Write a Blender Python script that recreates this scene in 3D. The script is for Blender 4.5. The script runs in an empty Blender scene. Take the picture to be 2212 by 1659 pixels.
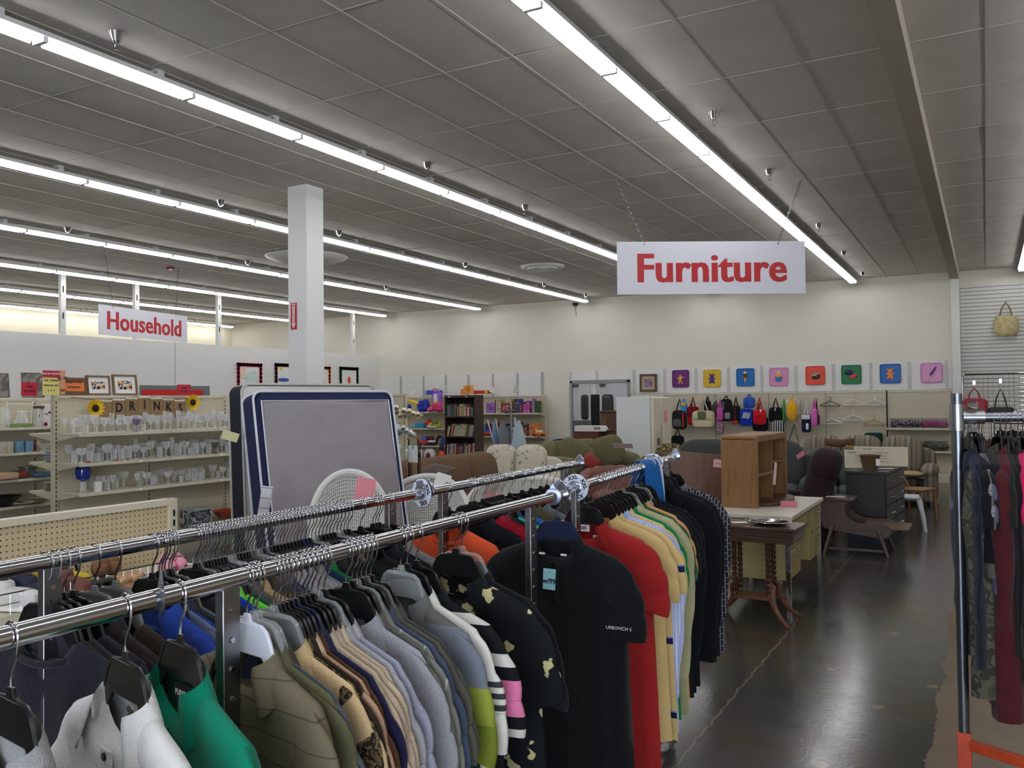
import bpy, bmesh, math, random
from mathutils import Vector, Matrix
R_ = random.Random(7)
SC = bpy.context.scene; COL = SC.collection
pi = math.pi
H = 1.70; FPX = 1853.0
RX = (0.87520077, -0.01969193, -0.48335891)
RY = (0.48363579, 0.01298827, 0.87517297)
RZ = (-0.01095585, -0.99972173, 0.02089106)
# ---------------- camera, light, exposure ----------------
cam = bpy.data.cameras.new('camera'); camo = bpy.data.objects.new('camera', cam); COL.objects.link(camo)
cam.sensor_width = 36; cam.lens = FPX / 2212 * 36; cam.clip_start = .02; cam.clip_end = 100
mw = Matrix(((RX[0], -RX[1], -RX[2], 0), (RY[0], -RY[1], -RY[2], 0), (RZ[0], -RZ[1], -RZ[2], H), (0, 0, 0, 1)))
camo.matrix_world = mw; SC.camera = camo
SC.view_settings.view_transform = 'Standard'; SC.view_settings.look = 'None'
SC.view_settings.exposure = 0.0; SC.view_settings.gamma = 1; SC.view_settings.use_curve_mapping = False
W = bpy.data.worlds.new('world'); SC.world = W; W.use_nodes = True
W.node_tree.nodes['Background'].inputs[0].default_value = (.62, .78, 1, 1)
W.node_tree.nodes['Background'].inputs[1].default_value = 1.0
TUBE = 15          # radiance of the fluorescent tubes
def area(name, loc, rot, sx, sy, power, col):
    l = bpy.data.lights.new(name, 'AREA'); l.shape = 'RECTANGLE'; l.size = sx; l.size_y = sy; l.energy = power; l.color = col
    o = bpy.data.objects.new(name, l); COL.objects.link(o); o.location = loc; o.rotation_euler = rot
    return o
# daylight coming in through the shop windows behind the camera
area('daylight', (1.5, -5.6, 1.6), (pi/2, 0, 0), 7.0, 2.6, 430, (.80, .88, 1))

def ray(px, py):
    a = (px - 1106) / FPX; b = (py - 829.5) / FPX
    return Vector((RX[0]*a + RX[1]*b + RX[2], RY[0]*a + RY[1]*b + RY[2], RZ[0]*a + RZ[1]*b + RZ[2]))
O = Vector((0, 0, H))
def wd(px, py, d): return O + ray(px, py) * d
def wz(px, py, z): r = ray(px, py); return O + r * ((z - H) / r.z)
def wy(px, py, y): r = ray(px, py); return O + r * (y / r.y)
def wx(px, py, x): r = ray(px, py); return O + r * (x / r.x)

# ---------------- materials ----------------
MATS = {}
def lin(c):
    c = c / 255
    return c / 12.92 if c <= .04045 else ((c + .055) / 1.055) ** 2.4
def C(rgb): return (lin(rgb[0]), lin(rgb[1]), lin(rgb[2]), 1)
def base(name, rough=.6, metal=0, spec=.5):
    m = bpy.data.materials.new(name); m.use_nodes = True; nt = m.node_tree
    b = nt.nodes['Principled BSDF']; b.inputs['Roughness'].default_value = rough
    b.inputs['Metallic'].default_value = metal; b.inputs['Specular IOR Level'].default_value = spec
    return m, nt, b
def N(nt, t, **k):
    n = nt.nodes.new(t)
    for a, v in k.items(): setattr(n, a, v)
    return n
def math_(nt, op, a, b=None, c=None):
    n = N(nt, 'ShaderNodeMath', operation=op)
    for i, v in enumerate((a, b, c)):
        if v is None: continue
        if isinstance(v, (int, float)): n.inputs[i].default_value = v
        else: nt.links.new(v, n.inputs[i])
    return n.outputs[0]
def mixc(nt, f, a, b):
    n = N(nt, 'ShaderNodeMix', data_type='RGBA')
    for i, v in ((0, f), (6, a), (7, b)):
        if isinstance(v, (int, float)): n.inputs[i].default_value = v
        elif isinstance(v, tuple): n.inputs[i].default_value = v
        else: nt.links.new(v, n.inputs[i])
    return n.outputs[2]
def bumpit(nt, b, h, strength, dist=.002):
    n = N(nt, 'ShaderNodeBump'); n.inputs['Strength'].default_value = strength; n.inputs['Distance'].default_value = dist
    nt.links.new(h, n.inputs['Height']); nt.links.new(n.outputs[0], b.inputs['Normal'])
def noise(nt, vec, scale, detail=3, rough=.5):
    n = N(nt, 'ShaderNodeTexNoise'); n.inputs['Scale'].default_value = scale; n.inputs['Detail'].default_value = detail
    n.inputs['Roughness'].default_value = rough
    nt.links.new(vec, n.inputs['Vector']); return n.outputs['Fac']
def coord(nt, which='Object'): return N(nt, 'ShaderNodeTexCoord').outputs[which]
def ramp(nt, f, stops, interp='LINEAR'):
    n = N(nt, 'ShaderNodeValToRGB'); cr = n.color_ramp; cr.interpolation = interp
    while len(cr.elements) < len(stops): cr.elements.new(.5)
    for e, (p, c) in zip(cr.elements, stops): e.position = p; e.color = c
    nt.links.new(f, n.inputs[0]); return n.outputs[0]
def mat(rgb, rough=.6, metal=0, var=0, vs=6, bump=0, bs=300, spec=.5, coat=0, sheen=0):
    key = ('m', rgb, rough, metal, var, vs, bump, bs, spec, coat, sheen)
    if key in MATS: return MATS[key]
    m, nt, b = base('surface_%d' % len(MATS), rough, metal, spec)
    b.inputs['Base Color'].default_value = C(rgb)
    if coat: b.inputs['Coat Weight'].default_value = coat; b.inputs['Coat Roughness'].default_value = .08
    if sheen: b.inputs['Sheen Weight'].default_value = sheen; b.inputs['Sheen Roughness'].default_value = .5
    if var or bump: co = coord(nt)
    if var:
        f = noise(nt, co, vs); c = C(rgb)
        d = tuple(x * (1 - var) for x in c[:3]) + (1,); e = tuple(min(1, x * (1 + var)) for x in c[:3]) + (1,)
        nt.links.new(ramp(nt, f, [(.3, d), (.7, e)]), b.inputs['Base Color'])
    if bump: bumpit(nt, b, noise(nt, co, bs, 2), bump)
    MATS[key] = m; return m
def fabric(rgb, var=.12):
    key = ('f', rgb, var)
    if key in MATS: return MATS[key]
    m, nt, b = base('cloth_%d' % len(MATS), .92, 0, .15)
    b.inputs['Sheen Weight'].default_value = .12
    co = coord(nt); c = C(rgb)
    f = noise(nt, co, 420, 2); g = noise(nt, co, 9, 3)
    h = math_(nt, 'ADD', math_(nt, 'MULTIPLY', f, .6), math_(nt, 'MULTIPLY', g, .4))
    d = tuple(x * (1 - 1.6*var) for x in c[:3]) + (1,); e = tuple(min(1, x * (1 + 1.6*var)) for x in c[:3]) + (1,)
    nt.links.new(ramp(nt, h, [(.35, d), (.65, e)]), b.inputs['Base Color'])
    bumpit(nt, b, math_(nt, 'ADD', f, math_(nt, 'MULTIPLY', noise(nt, co, 22, 3), 3)), .5, .004)
    MATS[key] = m; return m
def striped(stops, period, axis='Z', rough=.9, off=0., key=None):
    """bands that repeat along one axis of the object: stops = [(pos, rgb)]"""
    k = ('s', tuple(stops), period, axis, off)
    if k in MATS: return MATS[k]
    m, nt, b = base('banded_%d' % len(MATS), rough, 0, .2)
    s = N(nt, 'ShaderNodeSeparateXYZ'); nt.links.new(coord(nt), s.inputs[0])
    f = math_(nt, 'FRACT', math_(nt, 'ADD', math_(nt, 'DIVIDE', s.outputs[axis], period), 50.0 + off))
    nt.links.new(ramp(nt, f, [(p, C(c)) for p, c in stops], 'CONSTANT'), b.inputs['Base Color'])
    bumpit(nt, b, noise(nt, coord(nt), 400, 2), .3)
    MATS[k] = m; return m
def blotch(cols, scale=9, rough=.9, detail=2, sharp=True):
    k = ('b', tuple(cols), scale, rough, detail, sharp)
    if k in MATS: return MATS[k]
    m, nt, b = base('patterned_%d' % len(MATS), rough, 0, .2)
    f = noise(nt, coord(nt), scale, detail); n = len(cols)
    lo, hi = .32, .68
    nt.links.new(ramp(nt, f, [((0 if i == 0 else lo + (hi-lo)*i/n), C(c)) for i, c in enumerate(cols)], 'CONSTANT' if sharp else 'LINEAR'), b.inputs['Base Color'])
    bumpit(nt, b, noise(nt, coord(nt), 300, 2), .3)
    MATS[k] = m; return m
def flowers(bg, fg, scale=14, size=.28, rough=.9):
    k = ('fl', bg, fg, scale, size)
    if k in MATS: return MATS[k]
    m, nt, b = base('printed_%d' % len(MATS), rough, 0, .2)
    v = N(nt, 'ShaderNodeTexVoronoi'); v.inputs['Scale'].default_value = scale; co = coord(nt)
    dn = N(nt, 'ShaderNodeVectorMath', operation='ADD'); nz = N(nt, 'ShaderNodeTexNoise'); nz.inputs['Scale'].default_value = scale*2
    nt.links.new(co, nz.inputs['Vector']); sc = N(nt, 'ShaderNodeVectorMath', operation='SCALE'); sc.inputs[3].default_value = 1.2/scale
    nt.links.new(nz.outputs['Color'], sc.inputs[0]); nt.links.new(co, dn.inputs[0]); nt.links.new(sc.outputs[0], dn.inputs[1])
    nt.links.new(dn.outputs[0], v.inputs['Vector'])
    nt.links.new(ramp(nt, v.outputs['Distance'], [(0, C(fg)), (size, C(fg)), (size + .03, C(bg))]), b.inputs['Base Color'])
    MATS[k] = m; return m
def wood(rgb, rgb2, scale=3, axis='Z', rough=.45, coat=.1):
    k = ('w', rgb, rgb2, scale, axis, rough)
    if k in MATS: return MATS[k]
    m, nt, b = base('timber_%d' % len(MATS), rough); b.inputs['Coat Weight'].default_value = coat
    mp = N(nt, 'ShaderNodeMapping'); nt.links.new(coord(nt), mp.inputs[0])
    mp.inputs['Scale'].default_value = {'Z': (9, 9, .7), 'X': (.7, 9, 9), 'Y': (9, .7, 9)}[axis]
    f = noise(nt, mp.outputs[0], scale, 5, .6)
    nt.links.new(ramp(nt, f, [(.35, C(rgb2)), (.5, C(rgb)), (.68, C(rgb2))]), b.inputs['Base Color'])
    bumpit(nt, b, f, .15)
    MATS[k] = m; return m
def pegboard(rgb, hole, a1, a2, p=.0254, r=.125):
    k = ('p', rgb, a1, a2, p, r)
    if k in MATS: return MATS[k]
    m, nt, b = base('perforated_%d' % len(MATS), .55, 0, .4)
    s = N(nt, 'ShaderNodeSeparateXYZ'); nt.links.new(coord(nt), s.inputs[0])
    q = []
    for a in (a1, a2):
        fr = math_(nt, 'SUBTRACT', math_(nt, 'FRACT', math_(nt, 'ADD', math_(nt, 'DIVIDE', s.outputs[a], p), 500.)), .5)
        q.append(math_(nt, 'MULTIPLY', fr, fr))
    d = math_(nt, 'LESS_THAN', math_(nt, 'ADD', q[0], q[1]), r*r)
    nt.links.new(mixc(nt, d, C(rgb), C(hole)), b.inputs['Base Color'])
    MATS[k] = m; return m
def emit(rgb, s, key='e'):
    k = (key, rgb, s)
    if k in MATS: return MATS[k]
    m, nt, b = base('glow_%d' % len(MATS)); b.inputs['Base Color'].default_value = (.9, .9, .9, 1)
    b.inputs['Emission Color'].default_value = C(rgb); b.inputs['Emission Strength'].default_value = s
    MATS[k] = m; return m
def glass(rgb=(252, 253, 252), rough=.02, alpha=None):
    k = ('g', rgb, rough)
    if k in MATS: return MATS[k]
    m, nt, b = base('clear_%d' % len(MATS), rough); b.inputs['Base Color'].default_value = C(rgb)
    b.inputs['Transmission Weight'].default_value = 1; b.inputs['IOR'].default_value = 1.25
    MATS[k] = m; return m
def thin_glass(alpha, rgb=(250, 252, 252), kf=.75):
    k = ('tg', alpha, rgb, kf)
    if k in MATS: return MATS[k]
    m, nt, b = base('thin_clear_%d' % len(MATS), .06, 0, 1.0); b.inputs['Base Color'].default_value = C(rgb)
    lw = N(nt, 'ShaderNodeLayerWeight'); lw.inputs[0].default_value = .35
    nt.links.new(math_(nt, 'ADD', math_(nt, 'MULTIPLY', lw.outputs['Facing'], kf), alpha), b.inputs['Alpha'])
    MATS[k] = m; return m
CHROME = mat((205, 205, 210), .13, 1); STEEL = mat((150, 150, 152), .35, 1); GALV = mat((150, 152, 156), .3, .9, .15, 30)
WHITE = mat((228, 227, 222), .6); BLACKP = mat((16, 16, 18), .3, 0, 0, 6, 0, 300, .5); CREAM = mat((205, 197, 172), .45)
BEIGE = mat((188, 180, 155), .5); WHPL = mat((232, 233, 238), .35); CLEAR = thin_glass(.10, (214, 220, 220), .4)
BLKW = mat((24, 22, 22), .35, .6); PAPER = mat((235, 233, 228), .8); PINK = mat((238, 150, 160), .8)
INK = mat((20, 20, 24), .6); RED = mat((196, 32, 40), .5)

# ---------------- mesh building ----------------
class MB:
    def __init__(s): s.v = []; s.f = []
    def add(s, vs, fs):
        n = len(s.v); s.v += [tuple(v) for v in vs]; s.f += [tuple(i + n for i in f) for f in fs]; return s
    def bx(s, x0, x1, y0, y1, z0, z1):
        return s.add([(x, y, z) for x in (x0, x1) for y in (y0, y1) for z in (z0, z1)],
                     [(0, 1, 3, 2), (4, 6, 7, 5), (0, 4, 5, 1), (2, 3, 7, 6), (0, 2, 6, 4), (1, 5, 7, 3)])
    def box(s, c, d, m=None):
        vs = [Vector((x*d[0]/2, y*d[1]/2, z*d[2]/2)) for x in (-1, 1) for y in (-1, 1) for z in (-1, 1)]
        if m is not None: vs = [m @ v for v in vs]
        vs = [v + Vector(c) for v in vs]
        return s.add(vs, [(0, 1, 3, 2), (4, 6, 7, 5), (0, 4, 5, 1), (2, 3, 7, 6), (0, 2, 6, 4), (1, 5, 7, 3)])
    def cyl(s, a, b, r, r2=None, n=12):
        return s.tube([a, b], [r, r if r2 is None else r2], n)
    def tube(s, pts, r, n=8, closed=False, flat=1.0, up=None):
        P = [Vector(p) for p in pts]; m = len(P); rr = r if isinstance(r, (list, tuple)) else [r]*m
        vs = []; prev = None
        for i, p in enumerate(P):
            if closed: t = P[(i+1) % m] - P[i-1]
            else: t = P[min(i+1, m-1)] - P[max(i-1, 0)]
            t.normalize()
            u = Vector(up) if up else (prev if prev else (Vector((0, 0, 1)) if abs(t.z) < .9 else Vector((1, 0, 0))))
            a = (u - t * u.dot(t))
            if a.length < 1e-5: a = t.orthogonal()
            a.normalize(); b = t.cross(a); prev = a
            for k in range(n):
                w = 2*pi*k/n; vs.append(p + a*(math.cos(w)*rr[i]*flat) + b*(math.sin(w)*rr[i]))
        fs = []
        for i in range(m if closed else m-1):
            j = (i+1) % m
            for k in range(n): fs.append((i*n+k, i*n+(k+1) % n, j*n+(k+1) % n, j*n+k))
        if not closed: fs += [tuple(range(n))[::-1], tuple((m-1)*n+k for k in range(n))]
        return s.add(vs, fs)
    def lathe(s, prof, n=16, c=(0, 0, 0), axis='Z'):
        vs = []; m = len(prof)
        for r, z in prof:
            for k in range(n):
                w = 2*pi*k/n; x, y = r*math.cos(w), r*math.sin(w)
                q = {'Z': (x, y, z), 'Y': (x, z, y), 'X': (z, x, y)}[axis]
                vs.append((q[0]+c[0], q[1]+c[1], q[2]+c[2]))
        fs = [(i*n+k, i*n+(k+1) % n, (i+1)*n+(k+1) % n, (i+1)*n+k) for i in range(m-1) for k in range(n)]
        if prof[0][0] > 1e-4: fs.append(tuple(range(n))[::-1])
        if prof[-1][0] > 1e-4: fs.append(tuple((m-1)*n+k for k in range(n)))
        return s.add(vs, fs)
    def prism(s, poly, d0, d1, axis='Y'):
        n = len(poly)
        f = {'Y': lambda p, d: (p[0], d, p[1]), 'X': lambda p, d: (d, p[0], p[1]), 'Z': lambda p, d: (p[0], p[1], d)}[axis]
        return s.add([f(p, d0) for p in poly] + [f(p, d1) for p in poly],
                     [tuple(range(n)), tuple(range(2*n-1, n-1, -1))] + [(i, (i+1) % n, n+(i+1) % n, n+i) for i in range(n)])
    def sup(s, c, d, e=.35, nu=20, nv=12, m=None, e2=None):
        e2 = e2 or e
        def pw(a, q): return math.copysign(abs(a)**q, a)
        vs = []
        for j in range(nv+1):
            ph = -pi/2 + pi*j/nv
            for i in range(nu):
                th = 2*pi*i/nu
                v = Vector((d[0]/2*pw(math.cos(ph), e2)*pw(math.cos(th), e), d[1]/2*pw(math.cos(ph), e2)*pw(math.sin(th), e), d[2]/2*pw(math.sin(ph), e2)))
                if m is not None: v = m @ v
                vs.append(v + Vector(c))
        fs = [(j*nu+i, j*nu+(i+1) % nu, (j+1)*nu+(i+1) % nu, (j+1)*nu+i) for j in range(nv) for i in range(nu)]
        return s.add(vs, fs)
    def sheet(s, fn, nu, nv):
        vs = [fn(i/nu, j/nv) for j in range(nv+1) for i in range(nu+1)]; w = nu+1
        return s.add(vs, [(j*w+i, j*w+i+1, (j+1)*w+i+1, (j+1)*w+i) for j in range(nv) for i in range(nu)])
    def xf(s, m):
        s.v = [tuple(m @ Vector(v)) for v in s.v]; return s
    def mesh(s, name, material, ang=38):
        me = bpy.data.meshes.new(name); me.from_pydata(s.v, [], s.f)
        bm = bmesh.new(); bm.from_mesh(me); bmesh.ops.remove_doubles(bm, verts=bm.verts, dist=1e-6)
        bmesh.ops.recalc_face_normals(bm, faces=bm.faces); bm.to_mesh(me); bm.free()
        if len(me.polygons):
            me.polygons.foreach_set('use_smooth', [True]*len(me.polygons)); me.set_sharp_from_angle(angle=math.radians(ang))
        me.materials.append(material); return me
    def build(s, name, material, parent=None, loc=(0, 0, 0), rz=0, bev=0, thick=0, sub=0, ang=38):
        o = bpy.data.objects.new(name, s.mesh(name, material, ang)); COL.objects.link(o)
        o.location = loc; o.rotation_euler = (0, 0, rz)
        if parent: o.parent = parent
        if thick: md = o.modifiers.new('s', 'SOLIDIFY'); md.thickness = thick; md.offset = 0
        if sub: md = o.modifiers.new('u', 'SUBSURF'); md.levels = md.render_levels = sub
        if bev: md = o.modifiers.new('b', 'BEVEL'); md.width = bev; md.segments = 2; md.limit_method = 'ANGLE'
        return o
def tag(o, label, cat, group=None, kind=None):
    if label: o['label'] = label
    if cat: o['category'] = cat
    if group: o['group'] = group
    if kind: o['kind'] = kind
    return o
def thing(name, label, cat, loc=(0, 0, 0), rz=0, group=None, rot=None):
    o = bpy.data.objects.new(name, None); COL.objects.link(o); o.empty_display_size = .1
    o.location = loc; o.rotation_euler = rot if rot else (0, 0, rz)
    return tag(o, label, cat, group)
def struct(o): o['kind'] = 'structure'; return o
KIDS = {}
def dup(o, loc, rz=None, label=None, group=None, rot=None):
    c = o.copy(); COL.objects.link(c); c.location = loc
    if rz is not None: c.rotation_euler = (0, 0, rz)
    if rot is not None: c.rotation_euler = rot
    if label: c['label'] = label
    if group: c['group'] = group
    def rec(a, b):
        for ch in list(a.children):
            d = ch.copy(); COL.objects.link(d); d.parent = b; rec(ch, d)
    rec(o, c); return c
def setmat(o, m):
    o.material_slots[0].link = 'OBJECT'; o.material_slots[0].material = m
TXT = {}
def boldtext(s, size, m, parent, loc, rot=(pi/2, 0, 0), k=.02, **a):
    sg_ = -1 if abs(rot[2]) > 3 else 1
    for d in (-1, 0, 1): text(s, size, m, parent, (loc[0]+d*k*size, loc[1]-sg_*.0001*d, loc[2]), rot, bold=size*.015, **a)
def text(s, size, m, parent=None, loc=(0, 0, 0), rot=(pi/2, 0, 0), bold=.0, name='lettering', ext=.001, spacing=1., align='CENTER', sx=1., shear=0.):
    key = (s, size, m.name, bold, ext, spacing, align, sx, shear)
    if key in TXT:
        o = bpy.data.objects.new(name, TXT[key]); COL.objects.link(o); o.location = loc; o.rotation_euler = rot
        if parent: o.parent = parent
        return o
    cu = bpy.data.curves.new('t', 'FONT'); cu.body = s; cu.size = size; cu.extrude = ext; cu.offset = bold
    cu.align_x = align; cu.align_y = 'CENTER'; cu.space_character = spacing; cu.resolution_u = 3; cu.shear = shear
    t = bpy.data.objects.new('t', cu); COL.objects.link(t)
    dg = bpy.context.evaluated_depsgraph_get(); me = bpy.data.meshes.new_from_object(t.evaluated_get(dg))
    bpy.data.objects.remove(t); me.materials.clear(); me.materials.append(m)
    TXT[key] = me
    if sx != 1: me.transform(Matrix.Diagonal((sx, 1, 1, 1)))
    o = bpy.data.objects.new(name, me); COL.objects.link(o); o.location = loc; o.rotation_euler = rot
    if parent: o.parent = parent
    return o
# ---------------- the room ----------------
YB = 19.6; CZ = 4.25
def floor_mat():
    m, nt, b = base('polished_concrete', .16, 0, .5); co = coord(nt)
    s = N(nt, 'ShaderNodeSeparateXYZ'); nt.links.new(co, s.inputs[0]); X, Y = s.outputs[0], s.outputs[1]
    n1 = noise(nt, co, .9, 5, .6); n2 = noise(nt, co, 5, 5, .6); n3 = noise(nt, co, 40, 3)
    dark = ramp(nt, n1, [(.36, C((62, 66, 65))), (.52, C((66, 64, 58))), (.68, C((84, 68, 48)))])
    dark = mixc(nt, math_(nt, 'MULTIPLY', n2, .35), dark, C((44, 47, 48)))
    tan = ramp(nt, n2, [(.3, C((92, 74, 50))), (.7, C((116, 96, 68)))])
    edge = math_(nt, 'ADD', X, math_(nt, 'MULTIPLY', math_(nt, 'SUBTRACT', n3, .5), .05))
    edge = math_(nt, 'ADD', edge, math_(nt, 'MULTIPLY', math_(nt, 'SUBTRACT', noise(nt, co, 3, 2), .5), .09))
    ft = math_(nt, 'GREATER_THAN', edge, -.27)
    ft2 = math_(nt, 'MULTIPLY', ft, math_(nt, 'LESS_THAN', math_(nt, 'ADD', Y, math_(nt, 'MULTIPLY', n2, 2)), 10.5))
    col = mixc(nt, ft2, dark, tan)
    # bare patches and the pale filled joints
    v = N(nt, 'ShaderNodeTexVoronoi'); v.inputs['Scale'].default_value = 2.2; nt.links.new(co, v.inputs['Vector'])
    spot = math_(nt, 'MULTIPLY', math_(nt, 'LESS_THAN', math_(nt, 'ADD', v.outputs['Distance'], math_(nt, 'MULTIPLY', n2, .22)), .19), math_(nt, 'GREATER_THAN', n1, .45))
    col = mixc(nt, math_(nt, 'MULTIPLY', spot, .75), col, C((128, 112, 88)))
    wob = math_(nt, 'MULTIPLY', math_(nt, 'SUBTRACT', noise(nt, co, 7, 3), .5), .07)
    def joint(expr, w, c, amt=.6):
        d = math_(nt, 'LESS_THAN', math_(nt, 'ABSOLUTE', math_(nt, 'ADD', expr, wob)), w)
        return mixc(nt, math_(nt, 'MULTIPLY', d, amt), col, c)
    col = joint(math_(nt, 'SUBTRACT', math_(nt, 'ADD', X, math_(nt, 'MULTIPLY', Y, -.0)), -1.30), .007, C((126, 116, 98)))
    col = joint(math_(nt, 'SUBTRACT', Y, 7.35), .006, C((24, 24, 24)))
    nt.links.new(col, b.inputs['Base Color'])
    r = math_(nt, 'ADD', .10, math_(nt, 'MULTIPLY', n2, .16)); r = math_(nt, 'ADD', r, math_(nt, 'MULTIPLY', ft2, .25))
    nt.links.new(r, b.inputs['Roughness'])
    bumpit(nt, b, math_(nt, 'ADD', n3, math_(nt, 'MULTIPLY', n2, 2)), .12, .003)
    return m
WALLM = mat((228, 224, 209), .75, 0, .02, 1.5); PANELM = mat((230, 229, 224), .6)
CEILM = mat((204, 199, 190), .9, 0, .05, 2, .35, 260); GRIDM = mat((200, 195, 186), .8); BEAMM = mat((190, 182, 168), .8)
def st(name, mb, m, **k): return struct(mb.build(name, m, **k))
st('floor', MB().bx(-21.2, 7, -6.2, 20, -.1, 0), floor_mat())
st('wall_back', MB().bx(-21.2, 7, YB, YB+.2, 0, CZ+.1), WALLM)
st('wall_left', MB().bx(-21.2, -21, -6.2, YB, 0, CZ+.1), mat((226, 219, 192), .75))
st('wall_right', MB().bx(6.5, 6.7, -6.2, YB, 0, CZ+.1), WALLM)
st('wall_front', MB().bx(-21, -3, -6.2, -6, 0, CZ+.1).bx(5.5, 6.5, -6.2, -6, 0, CZ+.1).bx(-3, 5.5, -6.2, -6, 3.1, CZ+.1).bx(-3, 5.5, -6.2, -6, 0, .3), WALLM)
# suspended ceiling: slightly sagging tiles, then the grid
GX0 = -4.85 - .613*27; GY0 = 4.306 - 1.22*9
mb = MB(); rr = random.Random(3)
for i in range(45):
    for j in range(22):
        x0 = GX0 + .613*i; y0 = GY0 + 1.22*j
        if x0 + .6 > 6.6 or y0 > YB: continue
        y1 = min(y0+1.212, YB)
        q = [CZ + rr.uniform(0, .003) + (rr.random() < .06)*rr.uniform(.004, .008) for _ in range(4)]
        mb.add([(x0+.004, y0+.004, q[0]), (x0+.609, y0+.004, q[1]), (x0+.609, y1, q[2]), (x0+.004, y1, q[3])], [(0, 1, 2, 3)])
st('ceiling', mb, CEILM)
st('wall_plenum', MB().bx(-21.2, 6.7, -6.2, YB, CZ+.06, CZ+.16), mat((60, 58, 55), .9))
mb = MB()
for i in range(46):
    x = GX0 + .613*i
    if x < 6.5: mb.bx(x-.012, x+.012, -6, YB, CZ-.004, CZ+.003)
for j in range(22): 
    y = GY0 + 1.22*j
    if y < YB: mb.bx(-21, 6.5, y-.005, y+.005, CZ-.002, CZ+.004)
st('trim_1', mb, GRIDM)
st('trim_2', MB().bx(-.585, -.43, -6, YB, 4.08, CZ), BEAMM)       # beam
st('trim_3', MB().bx(-.585, -.43, YB-.2, YB, 0, 4.08), PANELM)      # pilaster
# column
P0 = MB().bx(-7.12, -6.83, 7.50, 7.79, 0, CZ)
st('wall_column', P0, mat((232, 233, 230), .55), bev=.006)
sg = thing('fire_extinguisher_sign', 'red and white sign with a down arrow reading FIRE EXTINGUISHER on the square column', 'sign', (-7.03, 7.497, 2.72))
MB().bx(-.045, .045, -.004, 0, -.15, .16).build('panel', RED, sg)
MB().prism([(-.03, .15), (.03, .15), (.018, .10), (.018, -.08), (.034, -.08), (0, -.14), (-.034, -.08), (-.018, -.08), (-.018, .10)], -.006, -.004).build('arrow', WHITE, sg)
text('FIRE', .026, RED, sg, (0, -.0065, .125), bold=.0006)
for i, ch in enumerate('EXTINGUISHER'): text(ch, .016, RED, sg, (0, -.0065, .088 - .0145*i), bold=.0005)
# partition that stops below the ceiling, its open studs above
st('wall_partition', MB().bx(-15.22, -15.1, -3, YB, 0, 3.05), mat((226, 226, 221), .7))
for k, y in enumerate((6.6, 8.2, 9.95, 11.55, 13.7, 18.4)):
    o = st('trim_%d' % (k+4), MB().bx(-15.2, -15.12, y, y+.10, 3.05, CZ), mat((222, 222, 216), .6))
    MB().bx(-15.119, -15.115, y+.03, y+.055, 3.35, 3.47).bx(-15.119, -15.115, y+.03, y+.055, 3.85, 3.97).build('slot', INK, o)
st('trim_11', MB().bx(-15.099, -15.095, 12.5, 12.51, .5, 3.05), mat((150, 150, 146), .8))
# partition has a red recess seen above the shelving
o = thing('notice_board', 'long red notice board with grey metal frame fixed to the white partition', 'notice board', (-15.09, 0, 0))
a = wx(302, 832, -15.09); b = wx(452, 862, -15.09)
MB().bx(0, .02, a.y, b.y, b.z-.25, a.z).build('frame', mat((120, 120, 122), .5), o)
MB().bx(.02, .03, a.y+.03, b.y-.2, b.z-.25, a.z-.09).build('panel', mat((205, 22, 26), .5), o)
# four children's drawings with scalloped borders
def drawing(px0, px1, py0, col, lab, deco, lo=865):
    a = wx(px0, py0, -15.09); b = wx(px1, py0, -15.09); c = wx(px0, lo, -15.09)
    w = b.y - a.y; h = a.z - c.z
    o = thing('framed_drawing', lab, 'drawing', (-15.085, a.y, c.z), group=None)
    mb = MB(); mb.bx(0, .004, .08, w-.08, .0, h-.08); mb.build('sheet', PAPER, o)
    mb = MB()
    n = 9
    for k in range(n):
        for (u, v) in ((w*(k+.5)/n, h-.05), (.05, h*(k+.5)/n), (w-.05, h*(k+.5)/n)):
            mb.cyl((.004, u, v), (.012, u, v), .5*w/n*1.05, n=10)
    mb.bx(.004, .012, 0.02, .1, 0, h-.02); mb.bx(.004, .012, w-.1, w-.02, 0, h-.02); mb.bx(.004, .012, .02, w-.02, h-.1, h-.02)
    mb.build('border', col, o)
    for (nm, u, v, su, sv, cm) in deco:
        MB().sup((.008, u*w, v*h), (.006, su*w, sv*h), .8, 12, 8).build(nm, cm, o)
    return o
gr = mat((30, 96, 52), .7); bl = mat((60, 90, 170), .7)
drawing(510, 566, 782, mat((214, 40, 90), .6), 'drawing of a pale blue map shape in a crimson scalloped border', [('patch', .62, .45, .5, .7, mat((206, 222, 220), .8)), ('patch', .25, .75, .25, .4, mat((238, 214, 190), .8))])
drawing(592, 640, 783, mat((96, 24, 60), .6), 'drawing with a small flag in a dark maroon scalloped border, half hidden by the column', [('patch', .45, .22, .3, .16, mat((190, 60, 70), .8)), ('patch', .4, .55, .5, .10, bl), ('patch', .3, .86, .16, .1, mat((236, 210, 40), .8))])
drawing(672, 714, 789, mat((246, 120, 30), .6), 'drawing of bare branches in an orange scalloped border, half hidden by the column', [('branch', .6, .5, .12, .4, mat((80, 50, 40), .8))])
drawing(732, 774, 791, gr, 'drawing of an orange mug and a fir tree in a dark green scalloped border', [('mug', .5, .6, .16, .2, mat((226, 90, 50), .8)), ('tree', .3, .2, .3, .36, mat((20, 50, 34), .8)), ('snowman', .75, .2, .1, .2, mat((200, 200, 200), .8))])

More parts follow.
